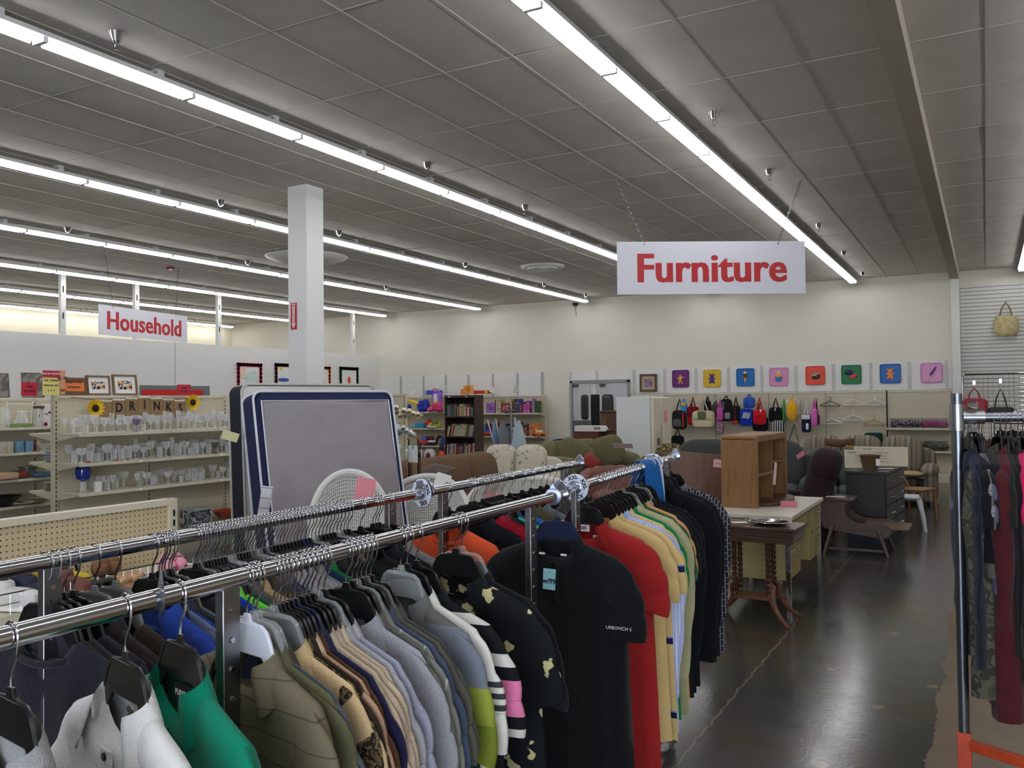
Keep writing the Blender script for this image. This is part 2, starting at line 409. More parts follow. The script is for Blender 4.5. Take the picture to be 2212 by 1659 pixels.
# ---------------- fluorescent strips ----------------
TUBEM = emit((250, 250, 255), TUBE); HOUS = mat((225, 226, 226), .4)
fx = thing('fluorescent_light', '', 'light', (-2.4, 3.45, 4.12))
MB().bx(-.078, .078, 0, 1.215, .032, .065).bx(-.03, .03, 0, 1.215, .065, .075).build('housing', HOUS, fx)
for s in (-1, 1):
    t = MB().cyl((s*.045, .045, .012), (s*.045, 1.17, .012), .0175, n=8).build('tube', TUBEM, fx)
for q in (0, 1.199): MB().bx(-.062, .062, q, q+.016, -.004, .036).build('end_socket', WHPL, fx)
MB().bx(.02, .032, .90, .96, .06, .13).bx(-.05, .02, .90, .96, .115, .13).build('bracket', HOUS, fx)
rows = [(-2.4, 'first strip, running over the Furniture sign', -6), (-5.465, 'second strip, left of the Furniture sign', -6), (-8.53, 'third strip, passing behind the column top', -3),
        (-11.595, 'fourth strip', -1), (-14.66, 'fifth strip, just before the partition', 1), (-17.72, 'sixth strip, beyond the partition', 2), (-20.6, 'last strip by the far left wall', 3), (.66, 'strip right of the ceiling beam', -6)]
first = True
for x, lab, k0 in rows:
    for k in range(k0, 13):
        g = 'tubes of the ' + lab; L_ = 'bare white fluorescent tube fixture in the ' + lab
        if first: fx['label'] = L_; fx['group'] = g; fx.location = (x, 3.45+1.215*k, 4.12); first = False
        else: dup(fx, (x, 3.45 + 1.215*k, 4.12), label=L_, group=g)
# sprinklers
sp = thing('sprinkler_head', '', 'sprinkler', (0, 0, CZ))
MB().lathe([(.055, 0), (.05, -.012), (.034, -.05), (.03, -.06)], 20).build('escutcheon', CHROME, sp)
mb = MB().cyl((0, 0, -.06), (0, 0, -.075), .018); mb.tube([(-.014, 0, -.075), (-.018, 0, -.095), (0, 0, -.115)], .003, 6); mb.tube([(.014, 0, -.075), (.018, 0, -.095), (0, 0, -.115)], .003, 6)
mb.cyl((0, 0, -.115), (0, 0, -.118), .02); mb.build('nozzle', CHROME, sp)
pts = [(-5.15, 3.79, 'nearest the upper left corner'), (-5.15, 7.52, 'left of the ceiling middle'), (-5.19, 9.8, 'third along the second light strip'), (-2.06, 7.5, 'large one beside the first light strip'), (-2.06, 9.7, 'second along the first light strip'),
       (-2.09, 13.1, 'third along the first light strip'), (-2.12, 15.8, 'fourth along the first light strip'), (-2.14, 18.6, 'by the back wall at the end of the first strip'), (-8.3, 7.57, 'left of the column above the third strip'), (-11.4, 7.6, 'above the fourth strip at far left'),
       (-8.3, 9.8, 'right of the column near the round air vent'), (-5.2, 13.3, 'above the second strip just left of the Furniture sign'), (-8.3, 13.3, 'right of the column along the third strip'), (-8.3, 16.5, 'near the end of the third strip'), (-11.4, 11, 'just right of the column above the fourth strip'), (-14.3, 8.2, 'above the Household sign'), (-8.3, 18.7, 'at the back wall end of the third strip'), (-11.4, 15, 'near the end of the fourth strip')]
for i, (x, y, l) in enumerate(pts):
    L_ = 'chrome ceiling sprinkler head, ' + l
    if i == 0: sp['label'] = L_; sp.location = (x, y, CZ)
    else: dup(sp, (x, y, CZ), label=L_)
# air diffusers
dm = mat((236, 235, 230), .5)
o = thing('air_diffuser', 'wide round white ceiling air diffuser partly behind the column top', 'air vent', (-10.2, 11.2, CZ))
MB().lathe([(.70, -.01), (.68, -.03), (.36, -.13), (.30, -.12)], 32).build('flared_rim', dm, o)
for q in (.26, .19, .12): MB().lathe([(q, -.10), (q-.02, -.14), (q-.05, -.10)], 28).build('ring', dm, o)
MB().lathe([(.30, -.05), (.0, -.05)], 24).build('throat', mat((40, 40, 40), .9), o)
o = thing('air_diffuser', 'smaller round ringed ceiling air diffuser left of the Furniture sign', 'air vent', (-7.25, 14.37, CZ))
MB().lathe([(.42, -.005), (.40, -.03), (.34, -.05), (.33, -.02)], 32).build('rim', dm, o)
for q in (.29, .22, .15, .08): MB().lathe([(q, -.03), (q-.015, -.07), (max(q-.04, .005), -.04)], 28).build('ring', dm, o)
MB().lathe([(.33, -.012), (.0, -.012)], 24).build('throat', mat((50, 50, 50), .9), o)
o = thing('smoke_alarm', 'red fire strobe with clear dome on the ceiling left of the column', 'alarm', wz(368, 577, CZ))
MB().lathe([(.07, 0), (.07, -.03), (.055, -.04)], 20).build('base', mat((150, 24, 30), .5), o); MB().lathe([(.04, -.04), (.035, -.06), (0.0, -.075)], 16).build('dome', WHPL, o)
# security camera on the back wall + hanging cord
o = thing('security_camera', 'small dark dome camera high on the white back wall', 'camera', (wy(1245, 658, YB).x, YB-.06, wy(1245, 658, YB).z))
MB().lathe([(.07, .04), (.07, 0), (.05, -.03), (0, -.05)], 16).build('dome', mat((40, 38, 38), .3), o); MB().cyl((0, .0, 0), (.02, 0, -.3), .006, n=6).build('cord', INK, o)
o = thing('dome_camera', 'white dome camera peeking out under the Furniture sign', 'camera', wz(1530, 628, 4.08) )
MB().lathe([(.06, .17), (.06, .03), (.055, 0), (0, -.05)], 16).build('dome', WHITE, o)

# ---------------- hanging signs ----------------
def chain(o, p, q, r=.006):
    p = Vector(p); q = Vector(q); n = int((q-p).length/.035); d = (q-p).normalized(); mb = MB()
    s1 = d.orthogonal().normalized(); s2 = d.cross(s1)
    for i in range(n):
        c = p + (q-p)*((i+.5)/n); s = s1 if i % 2 else s2
        mb.tube([c + d*(math.cos(a)*.024) + s*(math.sin(a)*.011) for a in [k*pi/3 for k in range(6)]], .0035, 4, closed=True)
    return mb.build('chain', STEEL, o)
def hsign(L, Rt, zt, zb, word, lab, size, sx, tops):
    c = (L+Rt)/2; w = (Vector((Rt.x, Rt.y)) - Vector((L.x, L.y))).length; ang = math.atan2(Rt.y-L.y, Rt.x-L.x)
    h = zt - zb
    o = thing('hanging_sign', lab, 'sign', (c.x, c.y, zb), ang)
    MB().bx(-w/2, w/2, -.006, .006, 0, h).build('board', mat((222, 222, 230), .35), o, bev=.002)
    boldtext(word, size, mat((190, 28, 34), .35), o, (0, -.0075, h*.47), sx=sx, spacing=1.03)
    boldtext(word, size, mat((190, 28, 34), .35), o, (0, .0075, h*.47), rot=(pi/2, 0, pi), sx=sx, spacing=1.03)
    for s, t in zip((-1, 1), tops):
        MB().cyl((s*w*.355, -.009, h-.03), (s*w*.355, .009, h-.03), .012).build('grommet', STEEL, o)
        inv = Matrix.Rotation(-ang, 4, 'Z'); tt = inv @ (Vector((t[0]-c.x, t[1]-c.y, CZ-zb)))
        chain(o, (s*w*.355, 0, h-.025), tt)
    return o
hsign(wd(1333, 580, 10), wd(1739, 570, 10.08), 3.553, 2.935, 'Furniture', 'large white hanging sign reading Furniture in bold red letters', .47, .97, [(-3.70, 9.25), (-1.82, 10.3)])
a = wd(213, 690, 13.9); b = wd(404, 700, 16.0); 
hsign(a, b, 3.36, 2.87, 'Household', 'smaller white hanging sign reading Household in bold red letters at far left', .42, .98, [(a.x+.15, a.y+.0), (b.x-.05, b.y-.15)])
# ---------------- shelving ----------------
PEGC = (206, 198, 172); HOLE = (70, 62, 50)
PEG = pegboard(PEGC, HOLE, 'X', 'Z'); SHM = mat((212, 205, 182), .45); SHM2 = mat((200, 192, 166), .5)
def gondola(label, loc, rz, L, ztop, zs, depth, bays, base=.15, slot=True, two=False, peg=None, lip=True, name='shelving_unit', starts=None, fence=None):
    o = thing(name, label, 'shelving', loc, rz)
    MB().bx(0, L, 0, .03, base, ztop-.03).build('back_panel', peg or PEG, o)
    MB().bx(-.005, L+.005, -.012, .04, ztop-.035, ztop).build('top_rail', SHM, o, bev=.004)
    for i in range(bays+1):
        x = L*i/bays
        MB().bx(x-.022, x+.022, -.02, .045, 0, ztop).build('upright', SHM2, o)
        if slot:
            mb = MB()
            for k in range(int((ztop-.1)/.05)): mb.bx(x-.006, x+.006, -.0215, -.0195, .08+.05*k, .112+.05*k)
            mb.build('slots', INK, o.children[-1])
    MB().bx(0, L, -depth-.03, 0, base-.02, base).bx(0, L, -depth-.03, -depth-.01, 0, base-.02).build('base_deck', SHM2, o)
    for z in zs:
        for i in range(bays):
            if starts and i < starts.get(z, 0): continue
            x0 = L*i/bays+.004; x1 = L*(i+1)/bays-.004
            MB().bx(x0, x1, -depth, -.02, z-.012, z).bx(x0, x1, -depth-.006, -depth, z-.034, z+.002).build('shelf', SHM, o)
            for x in (x0+.006, x1-.006):
                MB().prism([(-.02, z-.013), (-depth, z-.013), (-depth, z-.025), (-.02, z-.09)], x-.002, x+.002, 'X').build('bracket', SHM2, o)
            MB().bx(x0+L/bays*.62, x0+L/bays*.62+.05, -depth-.008, -depth-.006, z-.028, z-.006).build('price_ticket', PAPER, o)
            if two:
                MB().bx(x0, x1, .06, .06+depth, z-.012, z).bx(x0, x1, .06+depth, .066+depth, z-.034, z+.002).build('shelf', SHM, o)
                MB().prism([(.05, z-.013), (.05+depth, z-.013), (.05+depth, z-.025), (.05, z-.09)], x0, x0+.004, 'X').build('bracket', SHM2, o)
    if fence:
        z, hh, d = fence; mb = MB()
        mb.cyl((0, -d, z+hh), (L, -d, z+hh), .003, n=6)
        n = int(L/.03)
        for k in range(n+1): mb.cyl((L*k/n, -d, z), (L*k/n, -d, z+hh), .0014, n=4)
        mb.build('wire_fence', CHROME, o)
    return o
g1 = gondola('long beige pegboard shelving unit holding rows of drinking glasses under the DRINKS banner', (-9.15, 5.95, 0), pi/2, 3.66, 1.83, (1.40, 1.07, .74), .42, 3, two=True, fence=(.15, .08, .44))
gondola('beige pegboard shelving unit at far left with jars, mugs and dishes', (-11.35, 2.2, 0), pi/2, 6.1, 1.82, (1.44, 1.115, .775, .43), .42, 5)
g3 = gondola('low beige pegboard shelving unit behind the clothes racks, shoes on its shelf', (-3.70, .6, 0), pi/2, 2.44, 1.22, (.90,), .40, 2, peg=pegboard((200, 184, 148), (50, 42, 34), 'X', 'Z', .0254, .14), fence=None)
mb = MB(); mb.cyl((0, -.4, .985), (2.44, -.4, .985), .003, n=6); mb.cyl((0, -.4, .945), (2.44, -.4, .945), .002, n=6)
for k in range(60): mb.cyl((2.44*k/59, -.4, .90), (2.44*k/59, -.4, .985), .0014, n=4)
mb.build('wire_fence', CHROME, g3)
SLAT = striped([(0, (200, 192, 166)), (.93, (140, 132, 108))], .05, 'Z', .5)
def wxy(px, y): return wy(px, 868, y).x
xl, xm, xr = wxy(868, 19.35), wxy(1052, 19.35), wxy(1176, 19.35)
g4 = gondola('beige slatted shelving along the back wall left of the bookcase, toys on its shelves', (xl, 19.4, 0), 0, wxy(985, 19.35)-xl, 1.86, (1.46, 1.02, .56), .42, 1, slot=False, peg=SLAT)
g5 = gondola('beige slatted shelving right of the bookcase, board games and movies on it', (xm-.35, 19.4, 0), 0, xr-xm+.35, 1.86, (1.42, .84), .42, 2, slot=False, peg=SLAT)
# peg wall at right of the back wall with bins section
xa, xb = wxy(1436, 19.45), -.62
g6 = gondola('long beige pegboard wall fixture on the back wall, bags and hangers hooked on it', (xa, 19.45, 0), 0, wxy(1915, 19.45)-xa, 1.85, (), .30, 4, base=.14)
x7 = wxy(1917, 19.45)
g7 = gondola('beige pegboard shelving bay in the right corner, clear bins of yarn on its shelves', (x7, 19.45, 0), 0, xb-x7, 1.85, (1.08, .62, .16), .32, 1, base=.14)
# white panels and slotted standards above the fixtures
st('trim_12', MB().bx(wxy(1228, YB), -.6, YB-.018, YB, 1.86, 2.45), PANELM)
st('trim_13', MB().bx(wxy(820, YB), wxy(1172, YB), YB-.018, YB, 1.86, 2.45), PANELM)
SL = striped([(0, (216, 216, 210)), (.6, (170, 168, 162))], .03, 'Z', .5)
for i, p in enumerate((1233, 1290, 1370, 1436, 1504, 1574, 1646, 1720, 1801, 1882, 1965, 2046, 866, 915, 963, 1012, 1065, 1118, 1171)):
    x = wxy(p, YB-.03); st('trim_%d' % (20+i), MB().bx(x-.03, x+.03, YB-.03, YB-.017, 1.87, 2.45), SL if i < 12 else mat((176, 176, 170), .6))
# slatwall right of the pilaster
SW = striped([(0, (224, 222, 214)), (.84, (120, 116, 108))], .0765, 'Z', .6)
st('trim_40', MB().bx(-.42, 3.2, YB-.03, YB, 2.6, 3.95), SW)
st('trim_41', MB().bx(-.42, 3.2, YB-.02, YB, 1.2, 2.6), SW)

# ---------------- double doors ----------------
DM = mat((196, 198, 200), .45); FRM = mat((150, 152, 152), .45)
dx0, dx1, dz = wxy(1234, YB), wxy(1362, YB), 2.2
o = struct(thing('door_frame', None, None, (dx0, YB-.07, 0)))
o.name = 'trim_50'
w = dx1-dx0
MB().bx(0, .06, 0, .07, 0, dz).build('jamb', FRM, o); MB().bx(w-.06, w, 0, .07, 0, dz).build('jamb', FRM, o); MB().bx(0, w, 0, .07, dz-.05, dz+.02).build('head', FRM, o)
st('wall_opening', MB().bx(dx0+.06, dx1-.06, YB-.012, YB-.002, 0, dz-.05), mat((26, 26, 25), .9))
def leaf(nm, x0, x1, w0, w1):
    o = struct(thing(nm, None, None, (x0, YB-.05, 0)))
    MB().bx(0, x1-x0, 0, .035, .02, 2.12).build('panel', DM, o, bev=.004)
    c = (w0+w1)/2-x0; MB().sup((c, -.006, 1.55), (w1-w0, .03, .62), .35, 16, 10, e2=.35).build('window_seal', mat((20, 20, 20), .5), o)
    MB().sup((c, -.014, 1.55), (w1-w0-.06, .03, .55), .35, 16, 10, e2=.35).build('pane', mat((58, 62, 60), .12), o)
    MB().bx(.0, x1-x0, -.004, 0, .9, 1.22).build('kick_plate', mat((120, 122, 124), .35, .7), o)
    MB().bx(.02, .16, -.06, 0, 2.06, 2.12).build('closer', mat((70, 70, 70), .4), o)
leaf('door_1', dx0+.07, wxy(1277, YB), wxy(1257, YB), wxy(1273, YB)); leaf('door_2', wxy(1297, YB), dx1-.06, wxy(1302, YB), wxy(1327, YB))
# ---------------- things on the back wall ----------------
def frame(name, label, cat, loc, rz, w, h, fm, art, fw=.03, matb=None, mw_=.06, tilt=0, d=.025):
    o = thing(name, label, cat, loc, rot=(tilt, 0, rz))
    MB().bx(-w/2, -w/2+fw, -d, 0, 0, h).bx(w/2-fw, w/2, -d, 0, 0, h).bx(-w/2+fw, w/2-fw, -d, 0, 0, fw).bx(-w/2+fw, w/2-fw, -d, 0, h-fw, h).build('frame', fm, o, bev=.003)
    if matb: MB().bx(-w/2+fw, w/2-fw, -.012, -.004, fw, h-fw).build('mat_board', matb, o)
    k = fw + (mw_ if matb else 0); MB().bx(-w/2+k, w/2-k, -.015, -.008, k, h-k).build('picture', art, o)
    return o
oak = mat((92, 66, 40), .5, 0, .2, 20)
frame('framed_picture', 'small square framed picture with beige mat beside the double doors', 'picture', (wxy(1401, 19.55), 19.56, wy(1400, 846, 19.55).z), 0, .43, .42, oak, blotch([(150, 120, 150), (110, 96, 130), (176, 130, 150), (130, 150, 176)], 20), .05, mat((184, 170, 140), .8), .06)
DK = {'brown': mat((120, 70, 40), .5), 'tan': mat((226, 160, 90), .5), 'cream': mat((238, 220, 180), .5), 'purple': mat((84, 44, 130), .4), 'blue': mat((30, 120, 190), .4), 'navy': mat((30, 26, 70), .4), 'red': mat((226, 60, 60), .4), 'dk': mat((70, 44, 36), .5), 'white': WHITE, 'orange': mat((236, 140, 60), .4)}
def blob(o, nm, c, d, m, e=.9, rot=0):
    MB().sup((0, 0, 0), (d[0], .02, d[1]), e, 14, 8, m=Matrix.Rotation(rot, 3, 'Y')).build(nm, DK[m], o, (c[0], -.032, c[1]))
trays = [(1470, 818, (110, 42, 120), (92, 34, 104), 'purple tray with a gingerbread figure'), (1538, 817, (222, 186, 50), (226, 170, 60), 'yellow tray with a purple gummy bear'), (1610, 815, (20, 112, 186), (16, 96, 166), 'blue tray with an ice cream cone'),
         (1682, 814, (222, 150, 196), (214, 140, 186), 'pink tray with a cupcake'), (1761, 811, (232, 84, 66), (222, 72, 56), 'orange-red tray with a swirled cinnamon roll'), (1839, 809, (30, 124, 72), (22, 104, 62), 'green tray with two macarons'),
         (1923, 807, (20, 104, 182), (14, 84, 160), 'blue tray with an orange gummy bear'), (2012, 805, (222, 150, 196), (204, 130, 180), 'pink tray with a purple ice pop')]
for i, (px, py, c1, c2, lab) in enumerate(trays):
    p = wy(px, py, 19.56); s = .205
    o = thing('serving_tray', 'square ' + lab + ' mounted above the back wall fixture', 'tray', (p.x, 19.575, p.z))
    MB().sup((0, -.008, 0), (2*s, .02, 2*s), .18, 32, 10, e2=.18).build('tray_base', mat(c1, .3), o)
    mb = MB(); mb.tube([((s-.012)*math.copysign(abs(math.cos(a))**.25, math.cos(a)), -.016, (s-.012)*math.copysign(abs(math.sin(a))**.25, math.sin(a))) for a in [k*pi/20+.01 for k in range(40)]], .012, 6, closed=True)
    mb.build('rim', mat(c2, .3), o)
    if i == 0:
        blob(o, 'motif', (0, .05), (.07, .07), 'tan'); blob(o, 'motif', (0, -.02), (.07, .11), 'tan'); blob(o, 'motif', (.045, .02), (.1, .03), 'tan', .8, -.5); blob(o, 'motif', (-.045, .0), (.09, .03), 'tan', .8, .5); blob(o, 'motif', (.03, -.09), (.035, .09), 'tan', .8, -.3); blob(o, 'motif', (-.03, -.09), (.035, .09), 'tan', .8, .3)
    if i in (1, 6):
        m = 'purple' if i == 1 else 'orange'
        blob(o, 'motif', (0, .055), (.09, .08), m); blob(o, 'motif', (0, -.03), (.1, .13), m); blob(o, 'motif', (-.045, .09), (.04, .04), m); blob(o, 'motif', (.045, .09), (.04, .04), m); blob(o, 'motif', (-.06, .0), (.05, .04), m); blob(o, 'motif', (.06, .0), (.05, .04), m); blob(o, 'motif', (-.04, -.09), (.05, .06), m); blob(o, 'motif', (.04, -.09), (.05, .06), m)
    if i == 2:
        MB().prism([(-.04, 0), (.04, 0), (0, -.14)], -.03, -.02).build('motif', DK['tan'], o); blob(o, 'motif', (0, .02), (.1, .07), 'brown'); blob(o, 'motif', (0, .06), (.09, .07), 'dk'); blob(o, 'motif', (0, .1), (.075, .06), 'cream')
    if i == 3:
        MB().prism([(-.08, 0), (.08, 0), (.055, -.1), (-.055, -.1)], -.03, -.02).build('motif', DK['blue'], o); blob(o, 'motif', (0, .02), (.18, .07), 'tan'); blob(o, 'motif', (0, .06), (.13, .07), 'tan'); blob(o, 'motif', (0, .095), (.07, .05), 'cream')
    if i == 4:
        blob(o, 'motif', (0.01, -.015), (.2, .14), 'dk'); blob(o, 'motif', (0, .0), (.19, .13), 'cream')
        MB().tube([((.012+.0085*k/4)*math.cos(k*.55)*1.3, -.044, (.012+.0085*k/4)*math.sin(k*.55)*.9) for k in range(30)], .005, 5).build('motif', DK['dk'], o)
    if i == 5:
        blob(o, 'motif', (-.05, .05), (.17, .12), 'navy'); blob(o, 'motif', (.05, -.04), (.17, .08), 'red', .9, -.4)
    if i == 7:
        blob(o, 'motif', (.03, .03), (.045, .22), 'purple', .6, .6); blob(o, 'motif', (-.05, -.1), (.012, .1), 'cream', .6, .6)
def hookpeg(o, x, z, d=.1):
    MB().tube([(x, 0, z), (x, -d, z), (x, -d-.008, z+.015)], .003, 6).build('peg_hook', STEEL, o)
for a, b in ((1793, 850), (1843, 850), (1890, 850), (1797, 890), (1843, 882), (1888, 893)):
    p = wy(a, b, 19.40); hookpeg(g6, p.x-xa, p.z, .1)
def wallhanger(px, py, m, lab, n=3, wood_=False):
    p = wy(px, py, 19.36)
    o = thing('coat_hanger', lab, 'hanger', (p.x, 19.36, p.z))
    for k in range(n):
        y = .018*k - .02; mb = MB(); mm = m[k % len(m)]
        mb.tube([(-.20, y, -.17), (-.21, y, -.155), (0, y, -.06), (.21, y, -.155), (.20, y, -.17), (-.19, y, -.17)], .008 if not wood_ else .012, 6, closed=True)
        mb.tube([(0, y, -.06), (0, y, -.03), (.02, y, -.01), (.02, y, .015), (0, y, .03), (-.02, y, .015)], .005, 6)
        mb.build('hanger_body', mm, o)
    return o
wp = WHPL
wallhanger(1793, 860, [mat((40, 46, 66), .4), wp], 'bunch of navy and white plastic hangers, top left of the wall display')
wallhanger(1843, 857, [wp, mat((240, 190, 150), .4), mat((240, 180, 60), .4)], 'bunch of white, peach and yellow plastic hangers, top middle of the wall display')
wallhanger(1890, 857, [wp, mat((200, 204, 200), .4)], 'bunch of white plastic hangers, top right of the wall display')
wallhanger(1796, 898, [wp], 'bunch of white plastic hangers, lower left of the wall display')
wallhanger(1843, 890, [wp], 'bunch of white plastic hangers, lower middle of the wall display')
wallhanger(1888, 900, [mat((196, 150, 96), .5), mat((60, 130, 190), .4)], 'wooden and blue hangers hooked lower right of the wall display', 2, True)
# bags on the peg wall
def bag(label, x0, x1, y0, y1, col, yh, kind='bag', hcol=None, yy=19.22, e=.45, extra=(), two=True, patt=None, d=.12):
    a = wy(x0, y0, yy); b = wy(x1, y1, yy); w = b.x-a.x; h = a.z-b.z; zh = wy((x0+x1)/2, yh, yy).z
    o = thing('hanging_bag' if kind == 'bag' else kind, label, 'bag', ((a.x+b.x)/2, yy, b.z))
    m = patt or fabric(col, .1)
    MB().sup((0, 0, h/2), (w, d, h), e, 20, 12, e2=e).build('bag_body', m, o)
    hm = mat(hcol or col, .7)
    for s in ((-1, 1) if two else (1,)):
        MB().tube([(-w*.22, s*.02, h*.9), (-w*.1, s*.02, (h+zh-b.z)/2), (0, s*.01+.03, zh-b.z), (w*.1, s*.02, (h+zh-b.z)/2), (w*.22, s*.02, h*.9)], .011, 6).build('handle', hm, o)
    for nm, cx, cz, sw, sh, c in extra:
        MB().sup((cx*w, -d*.47, cz*h), (sw*w, .04, sh*h), .35, 14, 8, e2=.35).build(nm, mat(c, .7), o)
    hz = zh - 0.0
    hookpeg(g6, (a.x+b.x)/2-xa, zh, .2)
    return o
bag('black and grey patterned backpack, leftmost on the peg wall', 1452, 1484, 886, 928, (36, 36, 40), 862, extra=[('pocket', -.1, .35, .55, .4, (90, 88, 92)), ('strap', .3, .5, .1, .8, (180, 40, 40))], yy=19.2)
bag('light blue and yellow small bag above the black backpack', 1471, 1484, 870, 902, (70, 150, 214), 860, extra=[('patch', 0, .9, .8, .2, (230, 190, 60))])
bag('dark red shiny handbag with red strap hanging below', 1484, 1510, 878, 900, (120, 20, 34), 858)
bag('bright red tote showing between the black backpack and the khaki bag', 1486, 1502, 893, 918, (196, 36, 40), 870, yy=19.26)
bag('large khaki and olive travel bag with two front pockets', 1495, 1545, 887, 924, (196, 186, 150), 862, extra=[('panel', -.05, .72, .38, .5, (90, 104, 66)), ('pocket', -.33, .68, .26, .38, (204, 196, 160)), ('pocket', .3, .68, .26, .38, (204, 196, 160)), ('pocket', 0, .22, .8, .36, (206, 196, 162))], yy=19.16)
bag('black strap bag behind the khaki travel bag', 1521, 1536, 866, 888, (26, 24, 26), 856, yy=19.28)
bag('olive drab satchel between the khaki bag and the black backpack', 1536, 1556, 874, 900, (78, 72, 58), 866, yy=19.27)
bag('tall black and grey backpack with a light grey lower pocket', 1556, 1582, 862, 910, (30, 30, 34), 855, extra=[('pocket', .15, .25, .5, .3, (130, 130, 136)), ('stripe', -.2, .7, .2, .4, (90, 90, 100))])
bag('bright magenta small bag in front of the black backpack', 1549, 1562, 880, 908, (206, 90, 170), 862, yy=19.14)
bag('small pink and grey patterned wristlet below the magenta bag', 1548, 1563, 911, 938, (130, 90, 120), 900, yy=19.16, patt=blotch([(60, 50, 60), (180, 120, 150), (120, 110, 116), (220, 190, 200)], 40))
bag('black backpack with red trim left of the royal blue tote', 1580, 1600, 876, 916, (30, 30, 32), 857, extra=[('trim', 0, .1, .6, .16, (200, 40, 36)), ('trim', 0, .5, .05, .8, (170, 50, 50))])
bag('medium blue drawstring bag above the royal blue tote', 1606, 1631, 858, 881, (50, 96, 180), 852)
t_ = bag('royal blue tote bag with a white wavy flag print', 1599, 1627, 883, 920, (24, 52, 170), 866, yy=19.15, e=.25)
mb = MB()
for k in range(6): mb.sheet(lambda u, v, k=k: (-.085+.16*u+.01*k*.5, -.071, .17+.022*k+.008*math.sin(u*6)+v*.013), 10, 1)
mb.build('print', WHITE, t_, thick=.002)
bag('dark navy messenger bag hanging behind the red tote', 1625, 1660, 900, 932, (26, 24, 34), 868, yy=19.22)
bag('scarlet red tote bag with a bow and a white price tag', 1627, 1655, 884, 918, (206, 24, 36), 858, yy=19.13, extra=[('bow', 0, .65, .4, .18, (186, 18, 30)), ('price_tag', .15, .9, .14, .16, (240, 236, 230))])
bag('black bag with white trim right of the red tote', 1661, 1691, 880, 912, (22, 22, 24), 860, extra=[('tag', 0, .85, .08, .2, (230, 230, 230))])
bag('black and white checked tote hanging below the black bag', 1668, 1696, 908, 938, (40, 40, 44), 895, yy=19.16, patt=striped([(0, (30, 30, 32)), (.5, (190, 190, 188))], .05, 'X'))
bag('grey-green bag behind the checked tote with a green strap', 1690, 1697, 872, 925, (70, 150, 70), 862, yy=19.26)
bag('off-white canvas bag behind the yellow one', 1696, 1729, 863, 898, (206, 200, 180), 852, yy=19.3, e=.25)
bag('bright yellow cloth bag hanging to a point', 1699, 1722, 866, 910, (240, 180, 40), 858, yy=19.16, e=.9)
bag('navy and white colour-block tote with a white label', 1732, 1752, 895, 934, (30, 36, 66), 862, hcol=(220, 220, 224), yy=19.18, e=.25, extra=[('top_band', 0, .85, .98, .26, (214, 214, 220)), ('label', .15, .33, .3, .35, (235, 235, 235))])
bag('pink plastic bag hanging right of the navy and white tote', 1752, 1766, 883, 921, (220, 110, 190), 860, yy=19.14)
bag('maroon bag with brown straps at the right end of the bags', 1757, 1771, 895, 918, (80, 24, 50), 862, hcol=(80, 40, 34), yy=19.27)
bag('black soft bag hanging low beside the refrigerator', 1450, 1478, 940, 975, (20, 20, 22), 925, yy=19.1)
o = thing('luggage_strap', 'thin black straps hooked below the checked tote on the peg wall', 'strap', wy(1716, 917, 19.35))
MB().tube([(0, 0, 0), (-.1, 0, -.3), (-.17, 0, -.6)], .008, 5).tube([(0, 0, 0), (.06, 0, -.3), (.12, 0, -.55)], .008, 5).build('strap', INK, o)
o = tag(MB().sup((0, 0, 0), (.34, .3, .3), .25, 20, 10).build('storage_cube', fabric((22, 52, 46)), None, (wy(1888, 960, 19.3).x, 19.25, wy(1888, 950, 19.3).z)), 'dark green fabric cube on the peg wall behind the plaid sofa', 'box')
# bins
BINM = glass((235, 238, 240), .12)
yarn = {'a': blotch([(40, 60, 120), (60, 60, 70), (200, 190, 170), (50, 70, 130)], 16), 'b': blotch([(120, 70, 130), (200, 90, 150), (190, 80, 130), (140, 80, 150)], 12), 'c': blotch([(90, 92, 92), (110, 108, 100), (80, 84, 82)], 14), 'd': blotch([(130, 120, 104), (96, 90, 84), (150, 140, 120)], 14)}
for (x0, x1, z, k, l) in ((1922, 1985, 1.08, 'a', 'navy and grey'), (1988, 2046, 1.08, 'b', 'purple and pink'), (1926, 1988, .62, 'c', 'grey'), (1992, 2046, .62, 'd', 'brownish grey')):
    a, b = wxy(x0, 19.15), wxy(x1, 19.15)
    o = thing('storage_bin', 'clear plastic bin holding %s yarn on the %s shelf of the corner bay' % (l, 'upper' if z > 1 else 'middle'), 'bin', ((a+b)/2, 19.28, z))
    h = .2; w = b-a-.02
    MB().bx(-w/2, w/2, -.14, -.136, 0, h).bx(-w/2, w/2, .136, .14, 0, h).bx(-w/2, -w/2+.004, -.136, .136, 0, h).bx(w/2-.004, w/2, -.136, .136, 0, h).build('wall_sides', BINM, o)
    o2 = thing('yarn', '%s balls of yarn in the clear bin on the %s shelf' % (l, 'upper' if z > 1 else 'middle'), 'yarn', ((a+b)/2, 19.28, z+.002)); 
    rr = random.Random(x0)
    for q in range(9): MB().sup((0, 0, 0), (.15, .13, .10), .9, 12, 8).build('yarn_ball', yarn[k], o2, ((-.42+.105*q)*w*.95, rr.uniform(-.06, .06), .06+rr.uniform(0, .05)))
